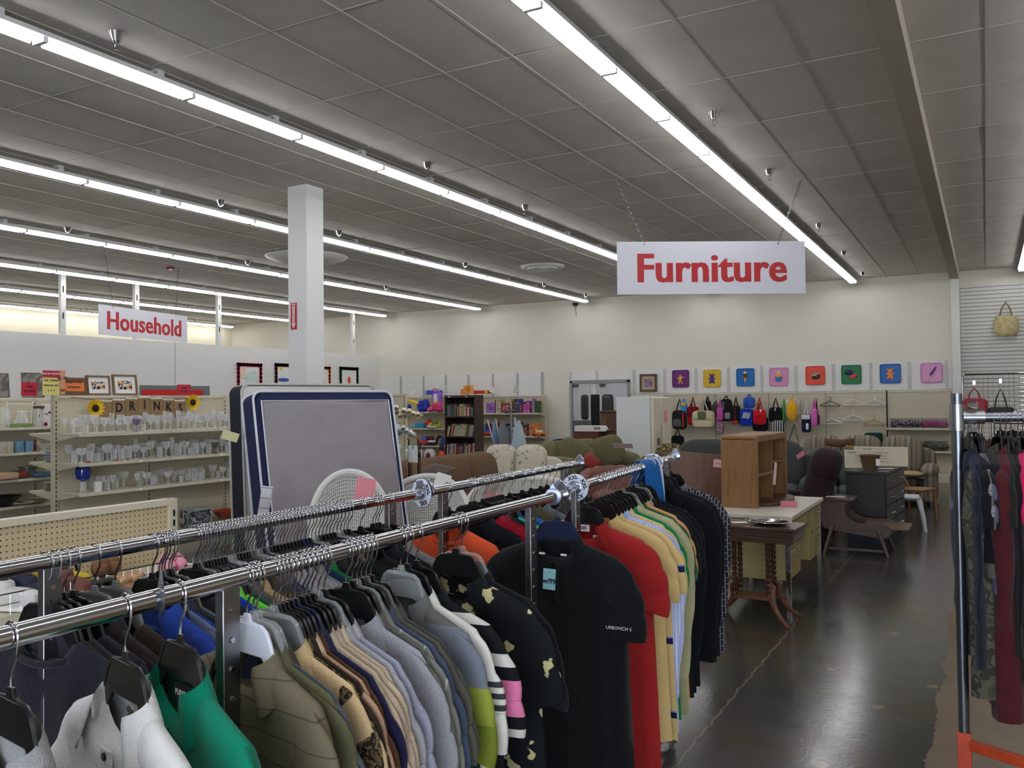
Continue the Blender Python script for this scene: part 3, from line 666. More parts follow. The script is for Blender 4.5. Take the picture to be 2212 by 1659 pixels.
# handbag on the slatwall and grid display
def hb(label, loc, w, h, m, hm, hh, d=.1, e=.5):
    o = thing('handbag', label, 'bag', loc)
    MB().sup((0, 0, -hh-h/2), (w, d, h), e, 20, 12, e2=e).build('bag_body', m, o)
    for s in (-1, 1): MB().tube([(-w*.25, s*.02, -hh-.05), (-w*.16, s*.02, -hh*.5), (0, 0, 0), (w*.16, s*.02, -hh*.5), (w*.25, s*.02, -hh-.05)], .012, 6).build('handle', hm, o)
    return o
p = wy(2172, 652, 19.45)
tag(MB().tube([(p.x, 19.57, p.z-.01), (p.x, 19.44, p.z-.01), (p.x, 19.43, p.z+.02)], .006, 6).build('slatwall_hook', STEEL), 'small steel hook in the slatted wall holding the cream handbag', 'hook')
hb('cream gathered handbag hanging high on the slatted wall', (p.x, 19.45, p.z), .44, .42, mat((196, 180, 130), .7, 0, .25, 14, .4, 30), mat((120, 104, 70), .6), .26, .12, .7)
GY = 16.6; a = wy(2079, 809, GY)
o = thing('grid_panel', 'chrome wire grid display panel behind the right clothes rack', 'display panel', (a.x, GY, 0))
mb = MB(); gw, gh = 2.0, a.z
mb.tube([(0, 0, .1), (0, 0, gh-.04), (.04, 0, gh), (gw, 0, gh)], .013, 8); mb.build('outer_frame', CHROME, o)
mb = MB()
for k in range(1, 26): mb.cyl((0, 0, gh-.076*k), (gw, 0, gh-.076*k), .0035, n=5)
for k in range(1, 26): mb.cyl((.076*k, .006, .1), (.076*k, .006, gh), .0035, n=5)
mb.build('grid_wires', CHROME, o)
MB().cyl((.02, 0, 0), (.02, 0, .12), .02).cyl((1.9, 0, 0), (1.9, 0, .12), .02).build('foot', STEEL, o)
for px, py in ((2104, 826), (2161, 822), (2125, 893), (2190, 893)):
    q = wy(px, py, GY-.05); MB().bx(q.x-a.x-.02, q.x-a.x+.02, -.03, -.01, q.z-.04, q.z+.03).cyl((q.x-a.x, -.03, q.z-.03), (q.x-a.x, -.16, q.z-.03), .004, n=6).build('hook', CHROME, o)
q = wy(2104, 838, GY-.15); b_ = hb('crimson and brown handbag hooked on the wire grid', (q.x, GY-.15, q.z), .40, .36, mat((160, 20, 52), .45), mat((150, 30, 50), .5), .18, .14, .35)
MB().sup((0, -.01, -.46), (.39, .15, .24), .35, 16, 10, e2=.35).build('lower_panel', mat((112, 78, 48), .6), b_)
q = wy(2161, 840, GY-.15); b_ = hb('black and grey shoulder bag hooked on the wire grid', (q.x, GY-.15, q.z), .38, .24, mat((20, 20, 22), .5), mat((50, 50, 50), .6), .30, .12, .3)
MB().sup((0, -.02, -.5), (.32, .12, .14), .35, 16, 10, e2=.35).build('pocket', mat((108, 106, 96), .7), b_)
# ---------------- furniture ----------------
def rotx(a): return Matrix.Rotation(a, 3, 'X')
def roty(a): return Matrix.Rotation(a, 3, 'Y')
def rotz(a): return Matrix.Rotation(a, 3, 'Z')
def sofa(label, cat, loc, rz, W, m, n=3, top=.95, seat=.46, D=.92, armh=.64, aw=.22, puff=1.0, m2=None, arms=(1, 1), name='sofa', roll=False, bt=.26):
    """local: seat faces -Y, centre of the back edge at y=0"""
    o = thing(name, label, cat, loc, rz); m2 = m2 or m
    MB().bx(-W/2+.02, W/2-.02, -D+.06, -.02, .06, seat-.16).build('base', m, o, bev=.03)
    MB().sup((0, -.12, (top-.08)/2+.04), (W-.04, .22, top-.12), .25, 24, 12, e2=.3).build('back_frame', m, o)
    iw = (W - aw*sum(arms)) / n; x0 = -W/2 + aw*arms[0]
    for i in range(n):
        cx = x0 + iw*(i+.5)
        MB().sup((cx, -D/2-.1, seat-.06), (iw*1.0, D-.22, .22), .3, 24, 12, e2=.5).build('seat_cushion', m2, o)
        MB().sup((0, 0, 0), (iw*1.02, bt*puff, top-seat+.16), .4, 24, 14, m=rotx(-.16), e2=.55).build('back_cushion', m2, o, (cx, -.25, (top+seat)/2+.03))
    for s, a in ((-1, arms[0]), (1, arms[1])):
        if not a: continue
        mb = MB(); mb.bx(s*W/2-(aw if s > 0 else 0)+.01, s*W/2+(0 if s > 0 else aw)-.01, -D+.03, -.04, .06, armh-aw*.4)
        mb.build('arm', m, o, bev=.03)
        MB().sup((s*(W/2-aw/2), -D/2-.02, armh-aw*.42), (aw*1.16, D-.02, aw*1.05), .6 if roll else .5, 20, 12, e2=.8, m=None).build('arm_pad', m2, o)
    for x in (-W/2+.08, W/2-.08):
        for y in (-D+.12, -.1): MB().bx(x-.025, x+.025, y-.025, y+.025, 0, .07).build('foot', BLACKP, o)
    return o
def card(o, name, c, w, h, m, rot=(0, 0, 0)):
    k = MB().bx(-w/2, w/2, -.002, 0, -h/2, h/2).build(name, m, o, c); k.rotation_euler = rot; return k
def papertag(label, p, w, h, m, rot, name='price_slip'):
    return tag(card(None, name, p, w, h, m, rot), label, 'paper')
BRN = mat((112, 90, 70), .95, 0, .25, 60, .4, 120, .2); BRN2 = BRN
sofa('plump brown corduroy sofa with rounded back cushions behind the rear clothes rail', 'sofa', (-5.75, 8.3, 0), pi/2, 2.4, BRN, 3, .98, .5, 1.0, .68, .26, 1.5, bt=.34)
papertag('white paper laid over the near arm of the brown sofa', (-5.05, 7.42, .98), .3, .4, PAPER, (1.2, .2, 1.3)); papertag('pink sale slip hanging at the near end of the brown sofa', (-4.74, 7.25, .75), .16, .22, PINK, (0, 0, .5))
CRM = flowers((206, 200, 178), (140, 146, 136), 13, .26)
sofa('cream loveseat printed with grey-green floral sprigs, right of the brown sofa', 'sofa', (-5.95, 11.0, 0), .28, 1.35, CRM, 2, .98, .48, .95, .70, .24, 1.4, bt=.3)
OLV = mat((112, 108, 78), .95, 0, .1, 30, .3, 200, .2)
s1 = sofa('olive green rolled-arm sofa with loose pillows left of the refrigerator', 'sofa', (-6.05, 12.4, 0), pi/2-.12, 2.1, OLV, 2, .98, .48, 1.0, .86, .30, 1.3, roll=True, bt=.3)
for (x, y, z, a, c, l) in ((-5.5, 11.9, .86, .5, OLV, 'left olive throw pillow on the olive sofa'), (-5.2, 12.4, .90, -.3, OLV, 'right olive throw pillow on the olive sofa'), (-5.1, 11.6, .80, .7, mat((150, 54, 48), .9), 'red pillow corner between the olive sofa pillows')):
    k = MB().sup((0, 0, 0), (.6 if c is OLV else .26, .2, .5 if c is OLV else .22), .6, 20, 12, m=roty(a)).build('throw_pillow', c, None, (x, y, z), .4); tag(k, l, 'pillow')
p = wd(1345, 963, 12.9); papertag('white and pink sale slip on top of the olive sofa pillows', p, .30, .12, mat((240, 214, 216), .8), (.9, 0, .2))
sofa('dark navy quilted armchair behind the olive sofa', 'armchair', (-6.75, 14.2, 0), .5, 1.2, mat((30, 36, 62), .9, 0, .2, 60), 1, .92, .45, .9, .72, .28, 1.2, name='armchair')
CAMO = blotch([(98, 78, 50), (140, 124, 88), (70, 66, 46), (160, 146, 112)], 9)
sofa('tan, brown and green patchwork patterned loveseat before the refrigerator', 'sofa', (-4.35, 13.88, 0), .05, 1.4, CAMO, 2, .88, .45, .9, .76, .24, 1.1)
# pink barrel chair
o = thing('armchair', 'dusty pink tufted barrel chair behind the blue shirt on the rail', 'armchair', (-4.6, 11.2, 0), .2)
PK = mat((142, 96, 88), .85, 0, .1, 20)
mb = MB(); mb.sheet(lambda u, v: (.34*math.sin((u-.5)*4.0)*(1+.12*v), .36*math.cos((u-.5)*4.0)*(1+.12*v)*.9-.1, .12+v*(.66-.14*(2*u-1)**2)+.008*math.sin(u*60)), 60, 8)
mb.build('back_shell', PK, o, thick=.12); MB().sup((0, -.05, .36), (.54, .52, .2), .6, 24, 12).build('seat', PK, o)
for a in (-1, 1): MB().cyl((a*.3, -.25, 0), (a*.28, -.22, .3), .02, .03).build('leg', mat((70, 44, 30)), o)
# refrigerator
o = thing('refrigerator', 'white side-by-side refrigerator, cream door fronts with ice dispenser facing the aisle', 'refrigerator', (-5.66, 14.0, 0))
FR = mat((226, 228, 228), .4); FD = mat((222, 214, 192), .35)
MB().bx(0, .62, 0, .93, .02, 1.76).build('cabinet', FR, o, bev=.008)
for k, (a, b) in enumerate(((.004, .40), (.412, .926))):
    d = MB().bx(.625, .685, a, b, .08, 1.75).build('door', FD, o, bev=.012)
    MB().tube([(.685, (.37 if k == 0 else .44), .55), (.725, (.37 if k == 0 else .44), .62), (.725, (.37 if k == 0 else .44), 1.25), (.685, (.37 if k == 0 else .44), 1.32)], .014, 8).build('handle', FD, d)
MB().bx(.683, .695, .10, .31, .78, 1.18).build('dispenser', mat((206, 200, 184), .4), o); MB().bx(.69, .698, .13, .28, .84, 1.05).build('recess', mat((100, 100, 98), .4), o)
MB().bx(.0, .5, .1, .8, 0, .03).build('plinth', BLACKP, o)
papertag('pink sale slip stuck on the refrigerator door', (-4.97, 14.62, 1.42), .14, .2, PINK, (0, 0, pi/2))
# cabinets by the doors
WD1 = wood((104, 52, 34), (84, 40, 26), 3); WD2 = wood((92, 66, 46), (70, 48, 34), 4)
a, b = wxy(1238, 17.3), wxy(1290, 17.3); zt = wy(1250, 932, 17.3).z
o = thing('cabinet', 'reddish brown plain-backed cabinet standing before the double doors', 'cabinet', (a, 17.3, 0))
w = b-a
MB().bx(0, w, 0, .5, .05, zt-.03).build('body', WD1, o, bev=.004); MB().bx(-.01, w+.01, -.01, .51, zt-.03, zt).build('top', WD1, o, bev=.004); MB().bx(.03, w-.03, .03, .47, 0, .05).build('plinth', BLACKP, o)
o = thing('cooktop_part', 'white slatted appliance panel lying on the reddish cabinet', 'appliance', (a, 17.3, zt))
MB().prism([(0, 0), (w+.1, 0), (w+.02, .12), (.0, .12)], .05, .45).build('panel', WHITE, o, bev=.005)
for k in range(5): MB().bx(w-.1+.03*k, w-.085+.03*k, .045, .05, .04, .1).build('vent', INK, o)
a, b = wxy(1289, 17.6), wxy(1328, 17.6); zt = wy(1300, 928, 17.6).z; w = b-a
o = thing('cabinet', 'weathered brown low cabinet right of the reddish one', 'cabinet', (a, 17.62, 0))
MB().bx(0, w, 0, .45, 0, zt-.04).build('body', WD2, o, bev=.004); MB().bx(-.015, w+.015, -.015, .46, zt-.04, zt).build('top', WD2, o, bev=.01)
a, b = wxy(1296, 18.3), wxy(1333, 18.3); zt = wy(1300, 887, 18.3).z; w = b-a
o = thing('wardrobe', 'tall brown wooden cabinet with arched carving left of the refrigerator', 'cabinet', (a, 18.3, 0))
MB().bx(0, w, 0, .5, 0, zt-.04).build('body', WD2, o, bev=.004); MB().bx(-.03, w+.03, -.03, .52, zt-.04, zt).build('cornice', WD2, o, bev=.01)
MB().bx(.03, .16, -.012, 0, .9, zt-.1).build('carved_panel', wood((120, 84, 52), (96, 66, 40), 5), o)
# bookcase and books
BK = wood((72, 50, 36), (56, 38, 28), 4)
bx0, bx1, by = wxy(960, 16.0), wxy(1026, 16.0), 16.0; W_ = bx1-bx0
o = thing('bookcase', 'tall dark brown wooden bookcase full of books by the toys', 'bookcase', (bx0, by, 0))
for x in (0, W_-.02): MB().bx(x, x+.02, 0, .36, 0, 1.86).build('side_panel', BK, o)
MB().bx(.02, W_-.02, .34, .36, 0, 1.86).build('back_panel', mat((40, 28, 22), .6), o)
SZ = (.10, .52, .96, 1.40)
for z in SZ + (1.84,): MB().bx(.02, W_-.02, 0, .34, z-.03, z).build('shelf', BK, o)
for x in (.1, .55): MB().bx(x, x+.05, -.002, 0, 1.815, 1.835).build('label', PAPER, o)
rr = random.Random(11)
pal = [(96, 110, 60), (170, 160, 90), (60, 70, 110), (176, 176, 170), (130, 120, 110), (190, 180, 150), (180, 40, 44), (40, 60, 80), (110, 140, 150), (90, 60, 110), (70, 110, 80), (60, 60, 64), (220, 214, 200), (150, 110, 60)]
pal2 = [(150, 40, 60), (170, 180, 190), (190, 176, 130), (40, 44, 50), (196, 180, 140), (60, 96, 76), (180, 150, 100), (60, 90, 110), (120, 70, 50)]
pal3 = [(120, 124, 130), (70, 72, 78), (190, 190, 190), (160, 60, 50), (60, 60, 66), (150, 150, 140), (90, 96, 90), (170, 40, 70), (200, 190, 170)]
def books(z, P, lean, word, hs):
    x = bx0+.035; k = 0
    while x < bx1-.06:
        t = rr.uniform(.016, .038); h = rr.uniform(*hs); d = rr.uniform(.15, .22); c = rr.choice(P)
        o = thing('book', 'one of the books standing on the %s shelf of the dark bookcase' % word, 'book', (x+t/2, by+.02, z+.001), rot=(0, lean, 0), group='books on the %s shelf of the dark bookcase' % word)
        cm = mat(c, .6)
        MB().bx(-t/2, t/2, 0, .004, 0, h).bx(-t/2, -t/2+.002, 0, d, 0, h).bx(t/2-.002, t/2, 0, d, 0, h).build('cover', cm, o)
        MB().bx(-t/2+.002, t/2-.002, .004, d-.004, .003, h-.003).build('pages', PAPER, o)
        MB().bx(-t/2*.7, t/2*.7, -.0006, 0, h*.7, h*.7+.015).build('spine_band', mat(rr.choice(P), .6), o)
        x += t/math.cos(lean) + .002 + (lean > .05)*.004; k += 1
books(1.40, pal, 0, 'top', (.19, .27)); books(.96, pal2, .2, 'middle', (.20, .27)); books(.52, pal3, .06, 'lower', (.20, .30))
# game boxes and movies right of the bookcase
rr = random.Random(5)
def boxes(px0, px1, z, yy, hs, P, word):
    x, x1 = wxy(px0, yy), wxy(px1, yy)
    while x < x1-.05:
        t = rr.choice((.03, .05, .07, .10, .26)); h = rr.uniform(*hs); c = rr.choice(P); c2 = rr.choice(P)
        o = thing('game_box', 'one of the boxed games and movies standing on the %s shelf right of the bookcase' % word, 'box', (x+t/2, yy, z+.001), 0, 'boxed games and movies on the %s shelf' % word)
        MB().bx(-t/2, t/2, 0, .2, 0, h).build('box', mat(c, .4), o)
        if t > .04: MB().bx(-t*.35, t*.35, -.0015, 0, h*.3, h*.75).build('cover_art', blotch([c2, c, rr.choice(P), (210, 190, 160)], 14, .4), o)
        x += t+.006
gp = [(50, 80, 50), (200, 196, 180), (40, 36, 34), (120, 60, 50), (210, 90, 160), (150, 90, 180), (176, 150, 110), (110, 80, 60), (40, 70, 150), (200, 60, 50), (90, 70, 60)]
gq = [(30, 60, 110), (170, 40, 44), (40, 44, 60), (60, 130, 170), (200, 120, 60), (90, 30, 40), (230, 230, 230), (20, 30, 60)]
boxes(1050, 1158, 1.42, 19.05, (.22, .36), gp, 'upper'); boxes(1044, 1150, .84, 19.05, (.20, .36), gq, 'lower')
def vehicle(label, loc, rz, L, m, m2, cat='toy', name='toy_vehicle', h=.12):
    o = thing(name, label, cat, loc, rz)
    MB().bx(-L/2, L/2, -.06, .06, .03, .03+h*.5).build('chassis', m, o, bev=.008); MB().bx(-L*.2, L*.25, -.055, .055, .03+h*.5, .03+h).build('cab', m2, o, bev=.01)
    for x in (-L*.32, L*.32):
        for y in (-.065, .05): MB().cyl((x, y, .032), (x, y+.015, .032), .032, n=14).build('wheel', BLACKP, o)
vehicle('orange and yellow toy truck at the right end of the lower game shelf', (wxy(1163, 19.0), 19.02, .84), 0, .36, mat((230, 120, 40), .4), mat((240, 220, 200), .4))
vehicle('blue and red toy train box before the games on the lower shelf', (wxy(1052, 18.97), 18.99, .84), 0, .4, mat((200, 60, 40), .4), mat((40, 70, 180), .4))
# things on top of the back shelves
def topbox(label, px0, px1, y0, y1, yy, m, name='box', cat='box', d=.2, kids=()):
    a = wy(px0, y1, yy); b = wy(px1, y0, yy)
    o = thing(name, label, cat, ((a.x+b.x)/2, yy, a.z)); w = b.x-a.x; h = b.z-a.z
    MB().bx(-w/2, w/2, 0, d, 0, h).build('body', m, o, bev=.004)
    for nm, x0, x1, z0, z1, mm in kids: MB().bx(-w/2+w*x0, -w/2+w*x1, -.004, 0, h*z0, h*z1).build(nm, mm, o)
    return o
def sign_card(label, px0, px1, y0, y1, yy, m, lines, along='y', tm=None, size=None):
    P_ = wy if along == 'y' else wx
    a = P_(px0, y1, yy); b = P_(px1, y0, yy); w = (Vector((b.x, b.y))-Vector((a.x, a.y))).length; h = b.z-a.z
    o = thing('price_sign', label, 'sign', ((a.x+b.x)/2, (a.y+b.y)/2, a.z), 0 if along == 'y' else pi/2)
    MB().bx(-w/2, w/2, 0, .004, 0, h).build('card', m, o)
    for k, s in enumerate(lines):
        text(s, size or h/(len(lines)+1)*.62, tm or INK, o, (0, -.002, h*(1-(k+1)/(len(lines)+1))), bold=.001, ext=.0005)
    return o
sign_card('white printed notice taped above the left of the bookcase', 956, 970, 834, 852, 19.0, PAPER, ['PLEASE', 'PUT TOYS', 'BACK', 'THANK YOU'])
sign_card('orange printed notice standing above the bookcase', 1001, 1022, 832, 851, 19.0, mat((240, 160, 60), .7), ['PLEASE', 'ASK FOR', 'HELP'])
topbox('flat red and yellow game box lying on top of the shelves by the orange notice', 1023, 1053, 843, 851, 19.05, mat((196, 50, 34), .5), 'game_box', kids=(('end_label', .8, 1, .1, .9, mat((230, 200, 40), .5)),))
topbox('orange box behind the orange notice on the shelf top', 995, 1003, 841, 852, 19.2, mat((240, 130, 70), .6))
papertag('curled white paper standing on the shelf top right of the bookcase', wy(1064, 843, 19.1), .14, .14, PAPER, (0, .5, .6)); papertag('white folded notice with black lines near the end of the shelf top', wy(1115, 841, 19.1), .12, .22, striped([(0, (235, 233, 228)), (.7, (40, 40, 44))], .04, 'Z'), (0, .15, .3))
t_ = topbox('purple toy suitcase with orange handle on top of the toy shelves', 921, 948, 843, 853, 19.05, mat((92, 70, 190), .4), 'toy_case', 'toy')
MB().tube([(-.06, .1, .1), (-.05, .1, .16), (.05, .1, .16), (.06, .1, .1)], .014, 8).build('handle', mat((236, 90, 50), .5), t_)
topbox('pale blue plastic tub left of the purple toy suitcase', 916, 924, 842, 853, 19.15, mat((150, 206, 220), .4), 'toy_case', 'toy')
papertag('crumpled white bag left of the toys on the shelf top', wy(892, 848, 19.1), .1, .14, PAPER, (0, .4, .3))
# toys
def toy(label, parts, px, z, yy, rz=0, name='toy'):
    o = thing(name, label, 'toy', (wxy(px, yy), yy, z), rz)
    for nm, c, d, m, e, r in parts: MB().sup((0, 0, 0), d, e, 18, 12, m=roty(r)).build(nm, m, o, c)
    return o
YE = mat((240, 200, 40), .35); BLU = mat((24, 50, 170), .35); PU = mat((150, 110, 210), .4); PKK = mat((230, 70, 150), .4); RD = mat((210, 50, 40), .4); TU = mat((40, 150, 190), .4)
toy('blue toy slide with a long yellow chute and white clown face', [('slide_base', (.3, 0, .16), (.34, .22, .32), BLU, .5, -.3), ('chute', (0, -.05, .27), (.5, .14, .08), YE, .5, .22), ('face', (-.26, 0, .36), (.12, .1, .26), WHITE, .6, .3), ('nose', (-.27, -.08, .34), (.08, .07, .09), RD, 1, 0), ('bow', (-.2, -.02, .14), (.2, .12, .14), BLU, .7, 0)], 895, 1.46, 19.05)
toy('purple and pink toy castle tower with a white doorway', [('tower', (0, 0, .34), (.26, .2, .34), PU, .4, 0), ('tower_base', (0, 0, .22), (.26, .2, .2), PKK, .4, 0), ('roof', (0, 0, .54), (.2, .16, .12), PU, .8, 0), ('doorway', (0, -.09, .34), (.13, .06, .26), WHITE, .7, 0), ('ribbon', (.02, -.11, .24), (.08, .03, .1), YE, .8, .4)], 945, 1.46, 19.05)
toy('magenta arched toy rocker below the castle tower', [('arch', (-.12, -.04, .07), (.2, .2, .12), PKK, .7, -.3), ('arch', (.12, -.04, .07), (.24, .2, .14), mat((190, 30, 100), .4), .7, .3)], 941, 1.46, 18.93)
toy('turquoise boxed toy on the middle toy shelf', [('carton', (0, 0, .07), (.26, .16, .14), TU, .15, 0), ('wrap', (-.2, 0, .05), (.2, .14, .1), mat((120, 170, 190), .3), .7, .2)], 908, 1.02, 19.05)
toy('red and yellow toy animal on the middle toy shelf', [('body', (0, 0, .1), (.12, .1, .18), RD, .8, 0), ('head', (.06, 0, .2), (.1, .1, .1), RD, .9, 0), ('mane', (.1, 0, .1), (.1, .08, .12), YE, .8, .3)], 923, 1.02, 19.1)
toy('yellow and green ball on the middle toy shelf', [('ball', (0, 0, .1), (.2, .2, .2), mat((190, 190, 50), .4), 1, 0), ('patch', (0, -.03, .14), (.17, .17, .12), mat((60, 120, 60), .4), 1, .3)], 944, 1.02, 19.05)
toy('silver wrapped parcel on the middle toy shelf right of the blue boxed toy', [('parcel', (0, 0, .04), (.3, .2, .08), mat((180, 186, 180), .3), .6, .1)], 932, 1.02, 18.98)
vehicle('blue and red toy car on the lower toy shelf', (wxy(915, 19.0), 19.0, .56), .4, .28, mat((190, 50, 50), .4), mat((50, 110, 200), .4), h=.2)
toy('maroon toy case on the lower toy shelf', [('case', (0, 0, .12), (.3, .12, .24), mat((110, 20, 50), .5), .3, 0)], 925, .56, 19.15)
toy('black and white toy boat on the lower toy shelf', [('hull', (0, 0, .05), (.3, .12, .1), BLACKP, .7, 0), ('deck', (0, 0, .11), (.22, .1, .06), WHITE, .7, 0)], 932, .56, 19.0)
toy('dark spiky toy with a blue boxed back on the lower toy shelf', [('stem', (0, 0, .15), (.05, .05, .3), INK, .8, .3), ('spike', (.04, 0, .2), (.22, .05, .05), INK, .8, -.6), ('box', (.2, .04, .12), (.2, .1, .22), mat((40, 70, 130), .5), .2, .2)], 944, .56, 19.05)
toy('round brown plush toy in the basket at the right end of the back shelves', [('body', (0, 0, .16), (.42, .36, .3), mat((50, 26, 24), .95), .9, 0), ('muzzle', (-.16, -.12, .06), (.2, .2, .16), mat((210, 200, 190), .9), .9, 0)], 1150, .30, 19.0, name='plush_toy')
o = thing('toy_basket', 'dark basket with orange and white small toys under the plush toy', 'basket', (wxy(1152, 18.9), 18.95, .15))
MB().bx(-.3, .3, -.15, .15, 0, .2).build('basket_body', mat((60, 50, 44), .8, 0, .2, 60), o)
for k in range(6): MB().sup((-.25+.1*k, -.05, .22), (.1, .1, .09), .9, 10, 8).build('small_toy', (mat((230, 120, 50)), WHITE, mat((90, 150, 60)))[k % 3], o)
toy('white and grey pair of toy helmets on the bottom toy shelf', [('shell', (-.2, 0, .16), (.2, .2, .3), mat((200, 196, 190), .4), .8, 0), ('opening', (-.2, -.1, .14), (.12, .06, .2), INK, .8, 0), ('shell', (.1, 0, .17), (.34, .24, .32), mat((206, 204, 200), .4), .8, 0), ('opening', (.12, -.11, .13), (.14, .06, .2), mat((90, 30, 30)), .8, 0)], 921, .15, 18.95)
toy('orange cone-shaped toy on the bottom toy shelf', [('cone', (0, 0, .16), (.2, .2, .32), mat((230, 84, 30), .5), 1.4, 0), ('hat', (0, 0, .36), (.12, .1, .2), mat((30, 36, 60), .6), .8, 0)], 953, .15, 18.95)
# ironing boards
for k, (dx, dy, m, l) in enumerate(((0, 0, mat((176, 192, 202), .8), 'light blue ironing board, right one of the three leaning by the shelves'), (-.22, .12, mat((120, 124, 126), .8), 'grey ironing board, middle one of the three'), (-.36, .22, mat((120, 146, 176), .8), 'steel blue ironing board, left one of the three'))):
    p = wd(1122, 940, 16.2)
    o = thing('ironing_board', l, 'ironing board', (p.x+dx, p.y+dy, .0), rot=(-.1, -.04-.08*k, (.2, 1.0, 1.25)[k]))
    H_ = 1.36
    MB().prism([(-.17, 0), (.17, 0), (.18, H_*.3), (.15, H_*.65), (.09, H_*.88), (.03, H_-.01), (-.03, H_-.01), (-.09, H_*.88), (-.15, H_*.65), (-.18, H_*.3)], -.03, 0).build('board', m, o, bev=.012)
    MB().tube([(-.10, .02, .0), (.07, .05, H_*.75), (.02, .05, H_*.95)], .012, 6).tube([(.10, .02, .0), (-.07, .05, H_*.75), (-.09, .05, H_+.06)], .012, 6).build('folding_leg', WHPL, o)
p = wd(1103, 890, 16.4)
o = thing('board_rack', 'dark pipe stub with padded ends holding the ironing boards', 'rack', (p.x, p.y, 0))
MB().cyl((-.13, 0, p.z), (.13, .05, p.z+.02), .028).build('crossbar', mat((70, 62, 56), .5), o); MB().cyl((0, 0, 0), (0, .02, p.z), .025).build('post', STEEL, o)
# wooden mug rack end: mugs hooked on wires
ex, ey = -8.62, 12.0
o = gondola('narrow beige pegboard end panel carrying rows of hanging mugs', (-9.50, 12.3, 0), 0, .55, 1.86, (), .25, 1)
mug = thing('mug', '', 'mug', (0, 0, 0))
MB().lathe([(.028, 0), (.040, .012), (.043, .095), (.040, .095), (.037, .014), (0, .012)], 18).build('cup', mat((226, 214, 184), .35), mug)
MB().tube([(.042, 0, .075), (.068, 0, .07), (.068, 0, .03), (.042, 0, .025)], .006, 6).build('handle', mat((226, 214, 184), .35), mug)
mg1 = [(849, 884), (859, 886), (866, 889), (875, 893), (850, 897), (865, 895), (884, 886), (893, 891), (902, 893), (873, 884), (856, 878)]
mg2 = [(858, 919), (862, 931), (866, 925), (872, 922), (878, 928), (886, 932), (890, 936), (856, 925)]
mg3 = [(855, 955), (862, 962), (876, 972), (866, 990), (873, 998)]
m2_ = mat((214, 222, 220), .2)
for g, (lst, lab, grp) in enumerate(((mg1, 'cream mug hanging mouth outward in the top row of the mug rack', 'cream mugs in the top row of the mug rack'), (mg2, 'pale glass mug hanging in the second row of the mug rack', 'pale mugs in the second row of the mug rack'), (mg3, 'small glass cup in the lower rows of the mug rack', 'cups in the lower rows of the mug rack'))):
    for i, (px, py) in enumerate(lst):
        p = wd(px, py, 13.6 - .02*i)
        c = dup(mug, p, label=lab, group=grp, rot=(pi/2+.5, 0, .5+.1*(i % 3)))
        if g: 
            for ch in c.children: setmat(ch, m2_ if g == 1 else CLEAR)
mug.location = wd(869, 1020, 13.4); mug.rotation_euler = (1.4, 0, .3); mug['label'] = 'single cream cup hanging lowest on the mug rack beside the brown sofa'
mb = MB()
for z in (1.62, 1.36, 1.1, .86):
    for x in (-9.4, -9.2, -9.0): mb.tube([(x, 12.26, z), (x+.1, 11.8, z-.05), (x+.2, 11.4, z-.12)], .004, 5)
mb.build('mug_hooks', STEEL, o, (9.50, -12.3, 0))
# iron floor stand with a ticket
p = wd(893, 950, 7.6)
o = thing('iron_stand', 'tall thin black iron stand with two wooden ball knobs and a white ticket', 'stand', (p.x, p.y, 0))
for s in (-.05, .05):
    MB().cyl((s, 0, 0), (s, 0, p.z), .007, n=6).cyl((s+.02, 0, 0), (s+.02, 0, p.z-.05), .005, n=6).build('rod', BLKW, o); MB().sup((s, 0, p.z+.01), (.03, .03, .03), 1, 12, 8).build('knob', mat((150, 80, 60), .5), o)
for z in (.5, .9, 1.2): MB().cyl((-.05, 0, z), (.07, 0, z), .003, n=6).build('crossbar', BLKW, o)
k = MB().bx(-.05, .05, -.008, -.006, 0, .15).build('ticket', PAPER, o, (0, 0, p.z-.2)); MB().bx(-.01, .01, -.01, -.008, .12, .15).build('tape', mat((70, 190, 170)), k)
# mattresses
def mattress(label, loc, rz, tilt, w, h, t, side, face, pipe, quilt=False):
    o = thing('mattress', label, 'mattress', loc, rot=(0, 0, rz))
    R = Matrix.Rotation(tilt, 4, 'X')
    def rect(u, v, r, y, n=8):
        pts = []
        for cx, cz, a0 in ((u-r, v-r, 0), (-u+r, v-r, pi/2), (-u+r, -v+r, pi), (u-r, -v+r, 3*pi/2)):
            for k in range(n+1): a = a0+pi/2*k/n; pts.append((cx+r*math.cos(a), cz+r*math.sin(a)))
        return pts
    P = rect(w/2, h/2, .07, 0)
    b = MB().prism([(x, z+h/2) for x, z in P], -t/2+.012, t/2-.012).xf(R).build('body', side, o, bev=.01)
    Q = rect(w/2-.012, h/2-.012, .06, 0)
    for s in (-1, 1):
        f = MB()
        if s < 0:
            n = 28
            def fn(u, v):
                x = (u-.5)*(w-.03); z = v*(h-.03)+.015
                e = min(1, 12*min(u, 1-u))*min(1, 12*min(v, 1-v))
                y = -t/2 + .012 - .018*e
                if quilt: y -= .012*e*abs(math.sin(x*9+z*7)*math.sin(x*9-z*7))**.6
                else: y -= .004*math.sin(x*5+z*9)*e
                return (x, y, z)
            f.sheet(fn, 60 if quilt else 20, 60 if quilt else 20)
        else: f.prism([(x, z+h/2) for x, z in Q], t/2-.012, t/2)
        f.xf(R).build('panel', face, o)
        MB().tube([tuple(R @ Vector((x, s*(t/2-.004), z+h/2))) for x, z in P], .010, 6, closed=True).build('piping', pipe, o)
    return o, R
NAVY = mat((28, 38, 80), .8, 0, .06, 60)
mA = mattress('grey-faced full mattress with navy border and white piping leaning upright', (-4.46, 5.31, 0), pi/2-.32, -.20, 1.28, 1.82, .20, NAVY, NAVY, mat((226, 228, 236), .7))
